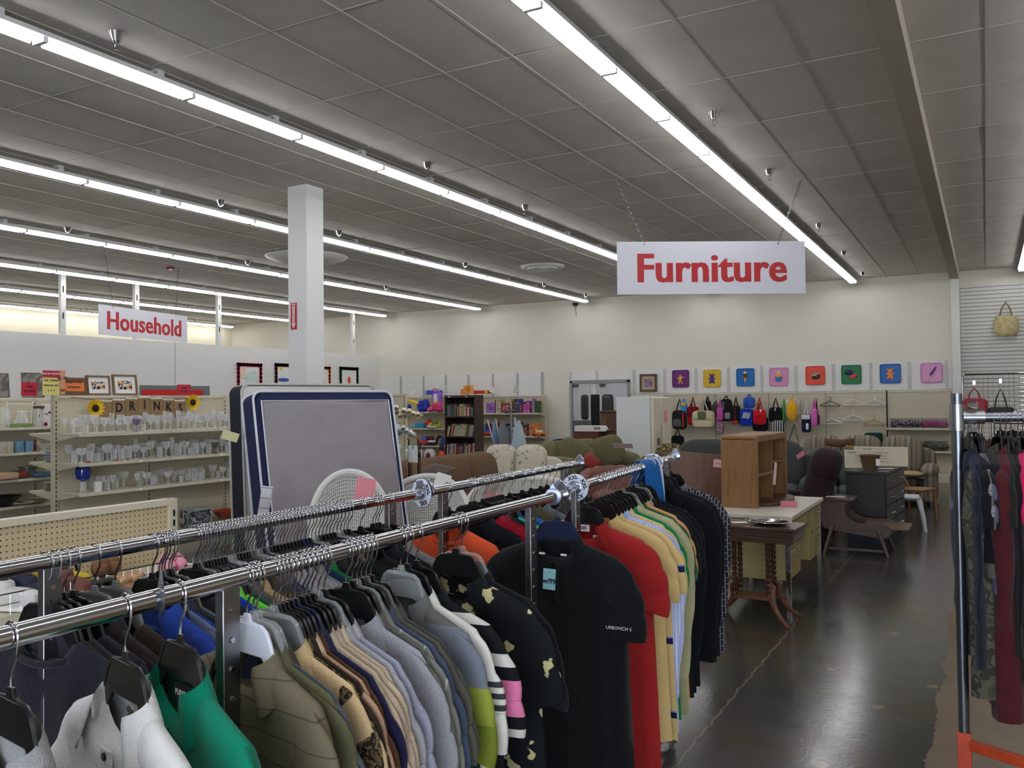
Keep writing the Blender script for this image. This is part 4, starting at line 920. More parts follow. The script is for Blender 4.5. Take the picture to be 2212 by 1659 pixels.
MB().sheet(lambda u, v: tuple(mA[1] @ Vector(((u-.5)*1.17, -.100-.014 - .006*math.sin(u*7+v*11) - .004*abs(math.sin((u*1.3+v)*9)), .05+v*1.69))), 40, 40).build('grey_face', mat((158, 152, 156), .85, 0, .05, 8), mA[0], thick=.004)
MB().tube([tuple(mA[1] @ Vector((x, -.118, z))) for x, z in ((-.585, .05), (-.585, 1.74), (.585, 1.74), (.585, .05))], .007, 6, closed=True).build('piping', mat((230, 230, 236), .7), mA[0])
mB_ = mattress('white quilted mattress with dark quilted sides behind the grey one', (-4.93, 5.46, 0), pi/2-.32, -.06, 1.24, 1.86, .24, mat((26, 30, 44), .85, 0, .3, 40), mat((222, 220, 214), .7, 0, .04, 10), mat((200, 196, 186), .7), quilt=True)
p = wd(497, 942, 6.35); k = papertag('yellow and white folded ticket pinned at the left edge of the mattresses', p, .12, .07, mat((230, 224, 170), .8), (.3, .3, .9)); 
p = wd(572, 1088, 5.9); k = MB().sheet(lambda u, v: ((u-.5)*.075, .01*math.sin(v*7), (v-.5)*.24), 4, 12).build('care_label', striped([(0, (214, 214, 220)), (.5, (150, 150, 160)), (.6, (220, 220, 226))], .07, 'Z'), None, p, .8, thick=.002); k.rotation_euler = (0, .15, .8); tag(k, 'long white printed care label hanging off the grey mattress', 'label')
# wicker chairs
WK = mat((226, 226, 220), .6, 0, .06, 50, .4, 160)
def wicker(label, loc, rz, w=.66, hb=1.12, slip=None, settee=False):
    o = thing('wicker_chair', label, 'chair', loc, rz)
    n = 44
    def back(u, v):
        a = (u-.5)*2.3; top = (hb-.42) * (math.cos((u-.5)*2.5)**.45 if not settee else (1-.35*abs(2*u-1)**3))
        return (w*.52*math.sin(a)*(1+.22*v), w*.40*math.cos(a)-.02+.10*v, .42 + v*top)
    g = MB().sheet(back, n, 30).build('woven_back', WK, o); md = g.modifiers.new('w', 'WIREFRAME'); md.thickness = .010; md.use_replace = True; md.use_even_offset = False
    MB().sheet(lambda u, v: back(.06+u*.88, v*.93) if True else 0, 20, 14).xf(Matrix.Translation((0, .012, 0))).build('woven_fill', mat((196, 196, 190), .7, 0, .3, 120), o, thick=.004)
    rim = [back(i/30, 1) for i in range(31)]
    MB().tube([(rim[0][0], rim[0][1]-.0, .42)] + rim + [(rim[-1][0], rim[-1][1], .42)], .024, 8).build('braided_rim', WK, o)
    MB().lathe([(w*.48, .36), (w*.5, .40), (w*.47, .44), (0, .44)], 24).build('seat', WK, o)
    g = MB().sheet(lambda u, v: (w*.46*math.cos(u*2*pi), w*.44*math.sin(u*2*pi), .10+.28*v), 36, 10).build('apron', WK, o); md = g.modifiers.new('w', 'WIREFRAME'); md.thickness = .010
    for s in (-1, 1): MB().tube([(s*w*.56, .16, .72), (s*w*.60, -.05, .66), (s*w*.58, -.26, .62), (s*w*.5, -.30, .52), (s*w*.46, -.24, .40)], .05, 10).build('arm', WK, o)
    for x in (-.2, .2):
        for y in (-.2, .2): MB().cyl((x, y, 0), (x, y, .38), .02).build('leg', WK, o)
    return o
p = wd(788, 1060, 6.05); wicker('white wicker fan-back chair with a pink slip, left of the three', (p.x-.08, p.y-.05, 0), .75, .48, 1.2)
papertag('pink sale slip on the back of the left wicker chair', wd(789, 1058, 5.82), .13, .16, PINK, (-.1, .2, .75))
p = wd(915, 1060, 7.1); wicker('white wicker chair with a lattice band behind the XXL divider', (p.x, p.y, 0), .5, .62, 1.07)
papertag('white folded sale paper on the middle wicker chair', wd(955, 1042, 6.8), .12, .14, PAPER, (-.2, .3, .5))
p = wd(1090, 1070, 7.8); wicker('white wicker settee with a broad flat top, right of the wicker chairs', (p.x+.1, p.y+.1, 0), .35, .92, .97, settee=True)
papertag('pink sale slip hanging on the wicker settee', wd(1063, 1080, 7.5), .11, .15, PINK, (0, 0, .4))
# walnut board
o = thing('table_top', 'large walnut brown board with rounded corners leaning upright, white and pink label', 'table top', (-2.66, 8.5, 0), rot=(-.14, .10, .35))
MB().prism([(-.33, 0), (.33, 0), (.33, 1.13), (.30, 1.17), (-.30, 1.17), (-.33, 1.13)], -.012, .012).build('board', wood((112, 72, 48), (92, 58, 38), 2.2), o, bev=.006)
k = MB().bx(-.055, .055, -.016, -.0125, -.04, .04).build('label', mat((236, 190, 196), .7), o, (.21, 0, 1.08)); text('SALE', .035, RED, k, (0, -.017, 0))
GG = mat((66, 70, 67), .9, 0, .08, 40); s_ = sofa('grey-green sofa with dark piping behind the oak cabinet', 'sofa', (-3.05, 12.3, 0), .08, 2.1, GG, 2, 1.03, .52, 1.0, .66, .2, 1.1)
PL = striped([(0, (138, 128, 110)), (.2, (112, 108, 98)), (.34, (150, 138, 118)), (.55, (100, 98, 92)), (.68, (140, 120, 104)), (.85, (120, 116, 104))], .24, 'X')
sofa('long plaid beige and grey sofa along the pegboard wall', 'sofa', (-1.85, 15.8, 0), 0, 2.3, PL, 3, .96, .46, .95, .62, .22, 1.4, bt=.32)
sofa('plaid recliner chair left of the long plaid sofa', 'armchair', (-3.35, 14.3, 0), -.1, 1.0, PL, 1, .78, .44, .9, .6, .2, 1.3, name='armchair')
sofa('sage green loveseat with teal shaded sides behind the maroon recliner', 'sofa', (-1.95, 13.5, 0), .15, 1.4, mat((80, 90, 80), .9, 0, .08, 20), 2, .86, .42, .9, .7, .26, 1.3)
# maroon recliner facing left
MR = mat((38, 14, 22), .92, 0, .12, 30)
o = thing('recliner', 'dark maroon recliner facing left with a tall rounded back', 'armchair', (-2.02, 10.42, 0), 0)
MB().sup((-.02, 0, .26), (.92, .74, .44), .3, 24, 12).build('base', MR, o)
MB().sup((-.12, 0, .46), (.66, .5, .2), .4, 24, 12, e2=.6).build('seat_cushion', MR, o)
MB().sup((0, 0, 0), (.30, .60, .66), .5, 24, 14, m=roty(.28), e2=.6).build('back_lower', MR, o, (.30, 0, .66))
MB().sup((0, 0, 0), (.32, .62, .42), .6, 24, 14, m=roty(.3), e2=.7).build('head_cushion', MR, o, (.38, 0, .92))
for s in (-1, 1): MB().sup((-.12, s*.33, .50), (.82, .18, .2), .5, 24, 12).build('arm_pad', MR, o); MB().bx(-.48, .26, s*.33-.07, s*.33+.07, .05, .5).build('arm', MR, o, bev=.02)
papertag('pink slip draped over the head of the maroon recliner', (-1.86, 10.14, 1.06), .05, .2, PINK, (.9, 1.0, 0))
# dresser
DRK = mat((50, 45, 46), .4, 0, .06, 6)
o = thing('dresser', 'dark charcoal brown dresser with chrome pulls along the aisle', 'dresser', (-1.47, 10.78, 0), -.07)
MB().bx(0, .43, 0, 1.3, .06, .81).build('carcass', DRK, o, bev=.003); MB().bx(-.01, .455, -.01, 1.31, .81, .845).build('top', DRK, o, bev=.004); MB().bx(.02, .41, .02, 1.28, 0, .06).build('plinth', INK, o)
for j in range(2):
    for k in range(4):
        d = MB().bx(.43, .448, .02+j*.64, .64+j*.64, .085+.182*k, .255+.182*k).build('drawer', DRK, o, bev=.003)
        MB().tube([(.448, .25+j*.64, .17+.182*k), (.475, .26+j*.64, .17+.182*k), (.475, .40+j*.64, .17+.182*k), (.448, .41+j*.64, .17+.182*k)], .006, 6).build('pull', CHROME, d)
def hope(label, loc, rz, w, h, lines, tilt=-.15):
    o = thing('word_board', label, 'wall art', loc, rot=(tilt, 0, rz)); MB().bx(-w/2, w/2, 0, .02, 0, h).build('board', mat((206, 198, 172), .7), o, bev=.003)
    MB().bx(-w/2, w/2, -.006, 0, h-.012, h).bx(-w/2, w/2, -.006, 0, 0, .012).bx(-w/2, -w/2+.012, -.006, 0, .012, h-.012).bx(w/2-.012, w/2, -.006, 0, .012, h-.012).build('border', mat((220, 214, 190), .7), o)
    text(lines[0], h*.16, mat((110, 104, 86)), o, (-w*.25, -.002, h*.84)); 
    for k, s in enumerate(lines[1:]): text(s, h*.09, mat((130, 122, 104)), o, (0, -.002, h*(.68-.15*k)))
hope('wide cream word board reading HOPE, back one on the dresser', (-1.17, 11.62, .85), .02, .62, .24, ['HOPE', 'is the confident HOPE', 'belief that things', 'will turn out for good', 'and the dream of it'])
hope('smaller cream word board in front of the wide one, angled', (-1.36, 11.2, .85), .25, .34, .22, ['HOPE', 'hope is the', 'anchor of the', 'soul'])
o = thing('wicker_basket', 'small round brown woven basket on the dresser', 'basket', (-1.22, 10.96, .846))
BW = wood((110, 88, 58), (60, 44, 28), 14, 'Z'); MB().lathe([(.075, 0), (.11, .16), (.118, .175), (.108, .175), (.07, .01), (0, .01)], 26).build('woven_body', striped([(0, (120, 98, 66)), (.5, (64, 48, 32))], .022, 'Z'), o)
MB().tube([(.113*math.cos(a), .113*math.sin(a), .172) for a in [k*pi/12 for k in range(24)]], .009, 6, closed=True).build('rim', mat((80, 60, 40), .7), o); MB().bx(.075, .12, -.1, -.095, .06, .14).build('ticket', PAPER, o)
papertag('white paper slips lying on the dresser top', (-1.06, 11.2, .852), .16, .1, PAPER, (pi/2, 0, .3))
# school desk with attached seat
SD = wood((84, 64, 52), (66, 50, 42), 3, 'X')
o = thing('school_desk', 'old brown wooden school desk with curved sides and attached seat', 'desk', (-1.62, 9.98, 0))
def side(y):
    pr = [(0, .34), (.02, .28), (.08, .255), (.60, .19), (.68, .20), (.71, .26), (.70, .32), (.64, .345), (.5, .335), (.38, .345), (.29, .385), (.245, .45), (.25, .53), (.28, .57), (0.0, .57)]
    MB().prism(pr, y-.014, y+.014).build('side_panel', SD, o, bev=.004)
side(0); side(.5)
MB().bx(-.04, .33, -.03, .53, .57, .595).build('desk_top', wood((60, 36, 30), (46, 28, 24), 3, 'X'), o, bev=.004); MB().bx(.0, .25, .014, .486, .42, .57).build('book_box', SD, o)
MB().bx(.40, .88, .0, .5, .29, .31).build('seat', wood((110, 88, 70), (90, 70, 54), 3, 'X'), o, bev=.004)
for y, s in ((-.02, -1), (.52, 1)):
    MB().cyl((.12, y, .32), (.03, y+s*.04, 0), .022, .018).build('leg', SD, o); MB().cyl((.58, y, .28), (.68, y+s*.04, 0), .022, .018).build('leg', SD, o)
MB().bx(.06, .66, -.045, -.03, .05, .075).build('stretcher', SD, o)
papertag('white printed slip on the school desk top', (-1.50, 10.2, .599), .2, .14, striped([(0, (226, 220, 220)), (.8, (130, 110, 110))], .03, 'Z'), (pi/2, 0, 0))
# blue box under the desk
tag(MB().bx(-1.45, -.98, 10.72, 10.76, .0, .22).build('plywood_sheet', mat((18, 24, 48), .6)), 'dark navy panel on the floor beneath the school desk', 'panel')
# yellow desk
YD = mat((158, 142, 92), .45); o = thing('office_desk', 'pale yellow metal office desk with white laminate top and chrome legs', 'desk', (-2.06, 7.05, 0))
MB().bx(-.02, .70, -.03, 1.45, .735, .77).build('desk_top', mat((206, 200, 186), .4), o, bev=.004)
MB().bx(.02, .66, .0, .44, .30-.05, .735).build('pedestal', YD, o, bev=.004); MB().bx(.04, .60, .44, 1.42, .60, .735).build('modesty_frame', YD, o); MB().bx(.02, .05, .44, 1.42, .28, .6).build('modesty_panel', YD, o)
MB().bx(.02, .66, 1.0, 1.42, .25, .735).build('pedestal', YD, o, bev=.004)
for z0, z1 in ((.27, .49), (.50, .72)):
    for y0 in (.02, 1.02):
        d = MB().bx(.66, .675, y0, y0+.40, z0, z1).build('drawer', YD, o, bev=.004); MB().tube([(.675, y0+.12, z1-.05), (.70, y0+.13, z1-.05), (.70, y0+.27, z1-.05), (.675, y0+.28, z1-.05)], .008, 6).build('handle', CHROME, d)
d = MB().bx(.60, .675, .46, .98, .62, .72).build('drawer', YD, o, bev=.004); MB().cyl((.675, .72, .67), (.69, .72, .67), .012).build('lock', CHROME, d)
for x, y in ((.02, 0), (.66, 0), (.02, 1.42), (.66, 1.42)): MB().box((x, y, .36), (.035, .035, .72)).build('leg', CHROME, o)
papertag('pink sale slip bent upright on the white desk top', (-1.5, 7.62, .795), .14, .07, PINK, (.6, 0, .2))
# oak cabinet lying on the desk
OK_ = wood((142, 102, 60), (118, 84, 48), 3, 'Z'); OKY = wood((150, 110, 68), (124, 90, 54), 3, 'Y')
o = thing('oak_cabinet', 'golden oak open shelf cabinet standing on the yellow desk', 'cabinet', (-2.03, 7.42, .771), -.05)
hh, LL, dd = .60, .98, .30
MB().bx(0, dd, 0, .022, 0, hh-.02).build('side_panel', OK_, o, bev=.004); MB().bx(0, dd, LL-.022, LL, 0, hh-.02).build('side_panel', OK_, o, bev=.004)
MB().bx(0, dd+.005, 0, LL, hh-.02, hh+.02).build('top', OKY, o, bev=.018); MB().bx(0, .012, .02, LL-.02, 0, hh-.02).build('back_panel', wood((104, 72, 46), (84, 56, 36), 3), o)
MB().bx(.012, dd-.01, .55, .572, .02, hh-.02).build('divider', OK_, o); MB().bx(.012, dd, .02, .55, .26, .285).build('shelf', OKY, o); MB().bx(.012, dd-.02, .572, LL-.02, .34, .36).build('shelf', OKY, o)
MB().bx(dd, dd+.018, 0, .03, 0, hh).bx(dd, dd+.018, LL-.03, LL, 0, hh).bx(dd, dd+.018, .03, LL-.03, hh-.04, hh+.015).build('face_frame', OK_, o, bev=.003)
k = thing('turntable_base', 'dark brown curved wooden base under the oak cabinet', 'base', (-1.74, 7.98, .772))
MB().prism([(.14*math.cos(a)+.06, .40*math.sin(a)) for a in [-pi/2+pi*k/16 for k in range(17)]] + [(-.24, .40), (-.24, -.40)], 0, .03, 'Z').build('board', wood((84, 52, 34), (66, 40, 26), 3, 'Y'), k, bev=.008)
o = thing('tin_box', 'small bright red tin on the inner shelf of the oak cabinet', 'tin', (-1.83, 8.1, .771+.36))
MB().bx(-.05, .05, -.05, .06, 0, .10).build('tin', mat((206, 28, 30), .3), o, bev=.004); MB().bx(-.052, .052, -.052, .062, .085, .11).build('lid', mat((190, 22, 26), .3), o)
papertag('pale pink ribbon of paper hanging inside the oak cabinet', (-1.70, 8.02, 1.02), .05, .2, mat((230, 206, 206), .8), (0, .2, 1.3))
# walnut table with spool turned legs
WN = wood((72, 44, 32), (52, 30, 22), 3, 'X', .3, .5); WN2 = wood((104, 62, 40), (80, 46, 30), 4, 'Z', .4)
o = thing('side_table', 'dark walnut side table with spool-turned legs and curved feet', 'table', (-1.60, 6.74, 0), -.03)
tw, td, th = .36, .20, .74
MB().bx(-tw, tw, -td, td, th-.025, th).build('table_top', WN, o, bev=.006)
mb = MB(); mb.bx(-tw+.02, tw-.02, -td+.02, td-.02, th-.12, th-.025)
for z in (.655, .68, .70): mb.bx(-tw+.012, tw-.012, -td+.012, td-.012, z-.007, z+.003)
mb.build('apron', WN, o, bev=.002)
for x in (-.13, .13):
    for y in (-.08, .08):
        pr = [(.016, .20)]; z = .22
        while z < .60: pr += [(.014, z), (.021, z+.008), (.022, z+.028), (.014, z+.036)]; z += .04
        pr.append((.016, .625)); MB().lathe(pr, 12, (x, y, 0)).build('spool_leg', WN, o)
MB().bx(-.15, .15, -.10, .10, .17, .19).build('lower_shelf', WN2, o, bev=.004)
for sx in (-1, 1):
    for sy in (-1, 1):
        q = [(sx*.14, sy*.08, .30), (sx*.17, sy*.10, .27), (sx*.165, sy*.11, .19), (sx*.19, sy*.13, .12), (sx*.24, sy*.16, .06), (sx*.30, sy*.20, .012)]
        MB().tube(q, [.014, .026, .024, .022, .018, .014], 8).build('foot', WN2, o)
o = thing('serving_platter', 'shiny silver oval platter with ornate rim on the walnut table', 'platter', (-1.47, 6.73, .745))
MB().lathe([(0, .003), (.10, .002), (.125, .012), (.155, .02), (.16, .016), (.12, 0), (0, -.002)], 40).xf(Matrix.Diagonal((1, .78, 1, 1))).build('dish', mat((200, 200, 200), .08, 1), o)
mb = MB()
for k in range(44): a = 2*pi*k/44; mb.sup((.158*math.cos(a), .123*math.sin(a), .019), (.016, .014, .008), 1, 8, 6)
mb.build('beaded_rim', CHROME, o)
MB().tube([(-.15, -.03, .02), (-.19, -.02, .035), (-.19, .02, .035), (-.15, .03, .02)], .005, 6).build('handle', CHROME, o)
papertag('white paper slip on the left of the walnut table', (-1.70, 6.72, .744), .12, .08, PAPER, (pi/2, 0, .5))
o = thing('tissue_box', 'red and tan carton with a blue ribbon motif behind the walnut table', 'box', (-2.35, 7.55, .55))
MB().bx(-.1, .12, -.09, .1, 0, .16).build('carton', mat((170, 26, 36), .5), o); MB().bx(-.1, .12, -.088, .1, .16, .165).build('lid', mat((196, 170, 130), .6), o); MB().bx(.0, .03, -.094, -.09, 0, .09).build('ribbon', mat((50, 60, 140), .5), o)
o = thing('low_table', 'low dark wooden table behind the yellow desk', 'table', (-2.55, 7.7, 0))
MB().bx(-.3, .35, -.3, .4, .52, .549).build('table_top', wood((70, 50, 36), (50, 36, 26)), o)
for x in (-.26, .31):
    for y in (-.26, .36): MB().bx(x-.02, x+.02, y-.02, y+.02, 0, .52).build('leg', BK, o)
# white plastic chair, wooden folding chair, black stool, wooden chair back
WP = mat((214, 216, 218), .4)
o = thing('plastic_chair', 'white moulded plastic chair beside the dresser in the aisle', 'chair', (-.95, 12.2, 0), pi/2+.1)
MB().sheet(lambda u, v: ((u-.5)*.36, -.18+.36*v, .40+.02*math.cos(u*6.28)+.01*v), 12, 8).build('seat', WP, o, thick=.025)
MB().sheet(lambda u, v: ((u-.5)*(.34-.10*v), .17+.07*v+.03*math.cos((u-.5)*3), .40+.28*v), 12, 8).build('backrest', WP, o, thick=.02)
for x in (-.17, .17):
    for y in (-.18, .17): MB().tube([(x*.9, y*.9, .40), (x*1.05, y*1.15, .2), (x*1.15, y*1.3, 0)], [.034, .026, .02], 8).build('leg', WP, o)
WC = wood((150, 104, 58), (124, 82, 44), 4)
def wchair(label, loc, rz, m, hb=.92, spind=4):
    o = thing('wooden_chair', label, 'chair', loc, rz); MB().bx(-.21, .21, -.2, .2, .42, .45).build('seat', m, o, bev=.01)
    for x in (-.18, .18):
        MB().cyl((x, .18, .44), (x*1.1, .28, hb), .016).build('back_post', m, o)
        for y in (-.17, .17): MB().cyl((x, y, .42), (x*1.15, y*1.15, 0), .018, .014).build('leg', m, o)
    MB().sheet(lambda u, v: ((u-.5)*.44, .28-.04*math.cos((u-.5)*3), hb-.1+.12*v+.02*abs(2*u-1)), 10, 3).build('crest_rail', m, o, thick=.02)
    for k in range(spind): MB().cyl((-.12+.24*k/(spind-1), .18, .44), (-.13+.26*k/(spind-1), .26, hb-.08), .009, n=8).build('spindle', m, o)
    return o
wchair('medium brown wooden chair with spindle back before the plaid sofa', (-2.0, 14.35, 0), .3, wood((104, 70, 40), (84, 54, 30), 4), 1.02)
wchair('light honey wooden chair behind the white plastic chair', (-.88, 13.1, 0), 1.2, WC, .62, 3)
wchair('small honey wooden chair far down behind the word boards', (-1.55, 14.0, 0), 2.6, WC, .95, 3)
o = thing('black_stool', 'black turned-leg wooden stool with a tan cushion near the back wall', 'stool', (-1.05, 14.75, 0))
MB().sup((0, 0, .46), (.46, .42, .05), .8, 20, 8).build('seat', BLACKP, o); MB().sup((0, 0, .51), (.36, .34, .09), .9, 20, 10).build('cushion', mat((170, 150, 110), .9), o)
for x in (-1, 1):
    for y in (-1, 1): MB().tube([(x*.12, y*.12, .45), (x*.15, y*.15, .3), (x*.17, y*.17, .22), (x*.19, y*.19, .1), (x*.22, y*.22, 0)], [.018, .026, .016, .024, .014], 8).build('leg', BLACKP, o)
o = thing('end_table', 'small brown wooden end table behind the dresser', 'table', (-1.1, 16.6, 0)); MB().bx(-.3, .3, -.2, .2, .5, .53).build('table_top', WC, o); MB().bx(-.25, .25, -.16, .16, 0, .5).build('body', wood((110, 74, 44), (88, 56, 32)), o)
# ---------------- glassware and dishes ----------------
def proto(name, prof, m, extra=None, n=14):
    o = thing(name, '', name.replace('_', ' '), (0, 0, -5))
    MB().lathe(prof, n).build('vessel', m, o)
    if extra: extra(o)
    return o
GL = thin_glass(.10)
wine = proto('wine_glass', [(.034, 0), (.030, .004), (.004, .008), (.004, .075), (.02, .09), (.036, .125), (.034, .17), (.0325, .17), (.034, .125), (.018, .094), (0, .088)], GL)
wide = proto('goblet', [(.036, 0), (.03, .005), (.007, .012), (.01, .05), (.006, .07), (.03, .085), (.046, .12), (.046, .15), (.044, .15), (.043, .12), (.027, .09), (0, .078)], GL)
tumb = proto('tumbler', [(.030, 0), (.034, .13), (.032, .13), (.028, .008), (0, .008)], GL)
tall = proto('champagne_flute', [(.030, 0), (.026, .004), (.004, .008), (.004, .07), (.018, .09), (.024, .2), (.022, .2), (.016, .094), (0, .088)], GL)
shot = proto('small_glass', [(.024, 0), (.028, .08), (.026, .08), (.022, .006), (0, .006)], GL)
def pt(p, px, z, lane, rz=0): return (p, px, z, lane, rz)
rr = random.Random(21)
kinds = {0: (wine, 'stemmed wine glass'), 1: (wide, 'wide glass goblet'), 2: (tumb, 'straight glass tumbler'), 3: (tall, 'slim champagne flute'), 4: (shot, 'small short glass')}
used = set()
for z, word, mix in ((1.40, 'top', (0, 0, 0, 1, 3, 1, 4, 0, 3)), (1.07, 'middle', (2, 2, 3, 1, 2, 1, 4, 0)), (.74, 'lower', (2, 1, 2, 4, 0, 2, 1))):
    y = 6.02 if z > 1.3 else 6.05
    while y < 8.75:
        for lane in range(3):
            k = rr.choice(mix); src, nm = kinds[k]; x = -8.83 - .12*lane + rr.uniform(-.015, .015)
            if z < 1 and y < 6.35: continue
            if z < 1 and rr.random() < .35: continue
            s = rr.uniform(.9, 1.25)
            c = dup(src, (x, y + rr.uniform(-.01, .01), z+.001), label='clear %s in the crowded row on the %s shelf below the DRINKS banner' % (nm, word), group='%ss on the %s glassware shelf' % (nm, word))
            c.scale = (s, s, s); c['category'] = 'glass'
        y += rr.uniform(.085, .115)
for k, (src, nm) in kinds.items():
    src.location = (-8.80, 8.86+.1*k, .741); src['label'] = 'clear %s at the far end of the lower glassware shelf' % nm; src['category'] = 'glass'
def vessel(name, label, cat, loc, prof, m, n=18, handle=None, hm=None):
    o = thing(name, label, cat, loc); MB().lathe(prof, n).build('vessel', m, o)
    if handle: MB().tube(handle, .006, 6).build('handle', hm or m, o)
    return o
cobalt = glass((30, 60, 200), .05)
vessel('blue_pitcher', 'cobalt blue glass bowl-shaped vase on the lower shelf of the DRINKS unit', 'vase', (-8.9, 6.12, .86), [(.02, 0), (.07, .03), (.085, .10), (.07, .17), (.067, .17), (.08, .10), (.06, .035), (0, .03)], mat((24, 46, 140), .12, 0, 0, 6, 0, 300, .8))
vessel('clear_vase', 'tall clear vase supporting the blue glass on the lower shelf', 'vase', (-8.9, 6.12, .741), [(.035, 0), (.03, .115), (.028, .115), (.033, .01), (0, .01)], GL)
vessel('white_candle', 'white pillar candle at the front of the lower glassware shelf', 'candle', (-8.78, 6.22, .741), [(.045, 0), (.045, .11), (.04, .115), (.012, .112), (0, .112)], mat((226, 224, 216), .6))
for yy, c, l in ((6.72, (90, 60, 120), 'purple tinted glass goblet among the clear glasses on the top shelf'), (8.3, (30, 70, 60), 'dark green goblet on the lower glassware shelf'), (7.9, (60, 50, 44), 'smoky brown glass goblet on the middle glassware shelf')):
    z = 1.401 if c[0] == 90 else (.741 if c[0] == 30 else 1.071); c_ = dup(wide, (-8.78, yy, z), label=l); c_['category'] = 'glass'
    for ch in c_.children: setmat(ch, thin_glass(.4, tuple(min(255, v+50) for v in c)))
for i, yy in enumerate((6.1, 6.45, 6.6)):
    tag(MB().sup((0, 0, .012), (.03, .03, .024), .9, 10, 8).build('red_stopper', RED, None, (-8.77, yy, 1.07)), 'small red glass foot at the front of the middle glassware shelf', 'stopper', 'red bits on the middle glassware shelf')
# DRINKS banner and sunflowers
o = thing('banner', 'brown burlap pennant banner reading DRINKS strung above the top glassware shelf', 'banner', (-9.10, 6.455, 1.68))
BUR = mat((150, 122, 86), .9, 0, .15, 90, .4, 300)
for k, ch in enumerate([' '] + list('DRINKS')):
    y = .0 + .178*k; dz_ = .05 - .045*abs(k-3)/3
    MB().bx(-.004, .004, y+.003, y+.172, -.13+dz_, .08+dz_).build('pennant', BUR, o); pn = o.children[-1]
    mb = MB(); [mb.cyl((.004, y+.015+.024*q, .08+dz_), (.008, y+.015+.024*q, .08+dz_), .014, n=8) for q in range(7)]; mb.build('lace_trim', mat((226, 218, 196), .8), pn)
    if ch != ' ': text(ch, .15, INK, o, (.0065, y+.09, -.02+dz_), rot=(pi/2, 0, pi/2), bold=.004, sx=.9)
MB().tube([(0, -.35, .13), (0, .0, .09), (0, .62, .14), (0, 1.25, .09), (0, 1.4, .14)], .004, 5).build('string', mat((90, 80, 60)), o)
def sunflower(label, loc):
    o = thing('sunflower', label, 'flower', loc); mb = MB(); rr = random.Random(2)
    for r, n, s in ((.115, 15, .05), (.085, 13, .045)):
        for k in range(n):
            a = 2*pi*k/n + r*9; m = Matrix.Rotation(a, 3, 'X'); mb.add([m @ Vector(v) for v in ((.0, -.018, .03), (.012, -.024, r*.7), (.02+s*.3, 0, r+rr.uniform(-.01, .012)), (.012, .024, r*.7), (0, .018, .03))], [(0, 1, 2, 3, 4)])
    mb.build('petals', mat((240, 196, 20), .6), o); MB().sup((.02, 0, 0), (.03, .085, .085), .9, 16, 10).build('seed_head', mat((46, 30, 16), .9), o)
sunflower('yellow sunflower pinned at the left end of the DRINKS banner', (-9.08, 6.39, 1.68)); sunflower('yellow sunflower pinned at the right end of the DRINKS banner', (-9.08, 7.79, 1.74))
# frames and signs standing on top of the units
OR_ = mat((232, 130, 60), .6); ART = blotch([(30, 36, 66), (206, 140, 70), (220, 214, 200), (60, 60, 90)], 16); GREYA = blotch([(130, 124, 116), (150, 144, 136), (110, 104, 98), (190, 186, 178)], 5, .7, 2)
XT = -9.22
def onframe(label, px0, px1, y0, fm, art, fw, mb_=None, mw=.06, x=XT, lo=856, tilt=-.12):
    a = wx(px0, lo, x); b = wx(px1, lo, x); t = wx((px0+px1)/2, y0, x)
    return frame('framed_picture', label, 'picture', (x, (a.y+b.y)/2, 1.832), pi/2, b.y-a.y, t.z-1.80, fm, art, fw, mb_, mw, tilt)
fm = mat((120, 92, 64), .5)
onframe('oak framed picture of boats with a white mat, left one on the shelving top', 186, 238, 817, fm, ART, .022, PAPER, .05)
onframe('oak framed picture of boats with a white mat, right one on the shelving top', 243, 296, 815, fm, ART, .022, PAPER, .05)
f_ = onframe('wide brown framed orange print with dark handwriting on the shelving top', 128, 190, 822, mat((110, 70, 40), .5), OR_, .045)
text('and god make', .036, INK, f_, (-.0, -.018, .155), bold=.0003, shear=.3); text('prosperity.', .036, INK, f_, (.0, -.018, .095), bold=.0003, shear=.3)
XF = -11.35
onframe('grey canvas with pale flowers at the far left edge', -25, 20, 811, mat((126, 120, 112), .7), GREYA, .01, x=XF); onframe('grey canvas with pale flower heads behind the crimson card', 48, 95, 810, mat((120, 114, 106), .7), GREYA, .01, x=XF)
CR = mat((190, 40, 62), .6)
sign_card('crimson printed card on the shelving top before the grey canvas', 46, 81, 826, 855, -9.6, CR, ['ITEMS', 'FOR SALE'], 'x', mat((90, 20, 30)))
sign_card('crimson printed card above the right sunflower', 383, 412, 831, 853, -9.0, CR, ['ITEMS', 'FOR SALE'], 'x', mat((90, 20, 30)))
s_ = sign_card('yellow price card with a red heading reading CHECK OUT THE SAVINGS', 92, 129, 801, 854, -9.0, mat((228, 216, 130), .7), ['', 'ITEM   SAVINGS', 'REGULAR  SALE', '2   6   8'], 'x', mat((90, 80, 60)), .024)
cb = s_.children[0].data; w = max(v.co.x for v in cb.vertices); h = max(v.co.z for v in cb.vertices)
MB().bx(-w, w, -.003, 0, h*.72, h).build('heading', CR, s_); text('CHECK OUT THE SAVINGS', .021, WHITE, s_, (0, -.0045, h*.87), bold=.001)
sign_card('narrow white and orange price card right of the yellow one', 130, 141, 800, 852, -8.99, mat((222, 160, 120), .7), ['', '$1.97', '', '', '69'], 'x', INK, .05)
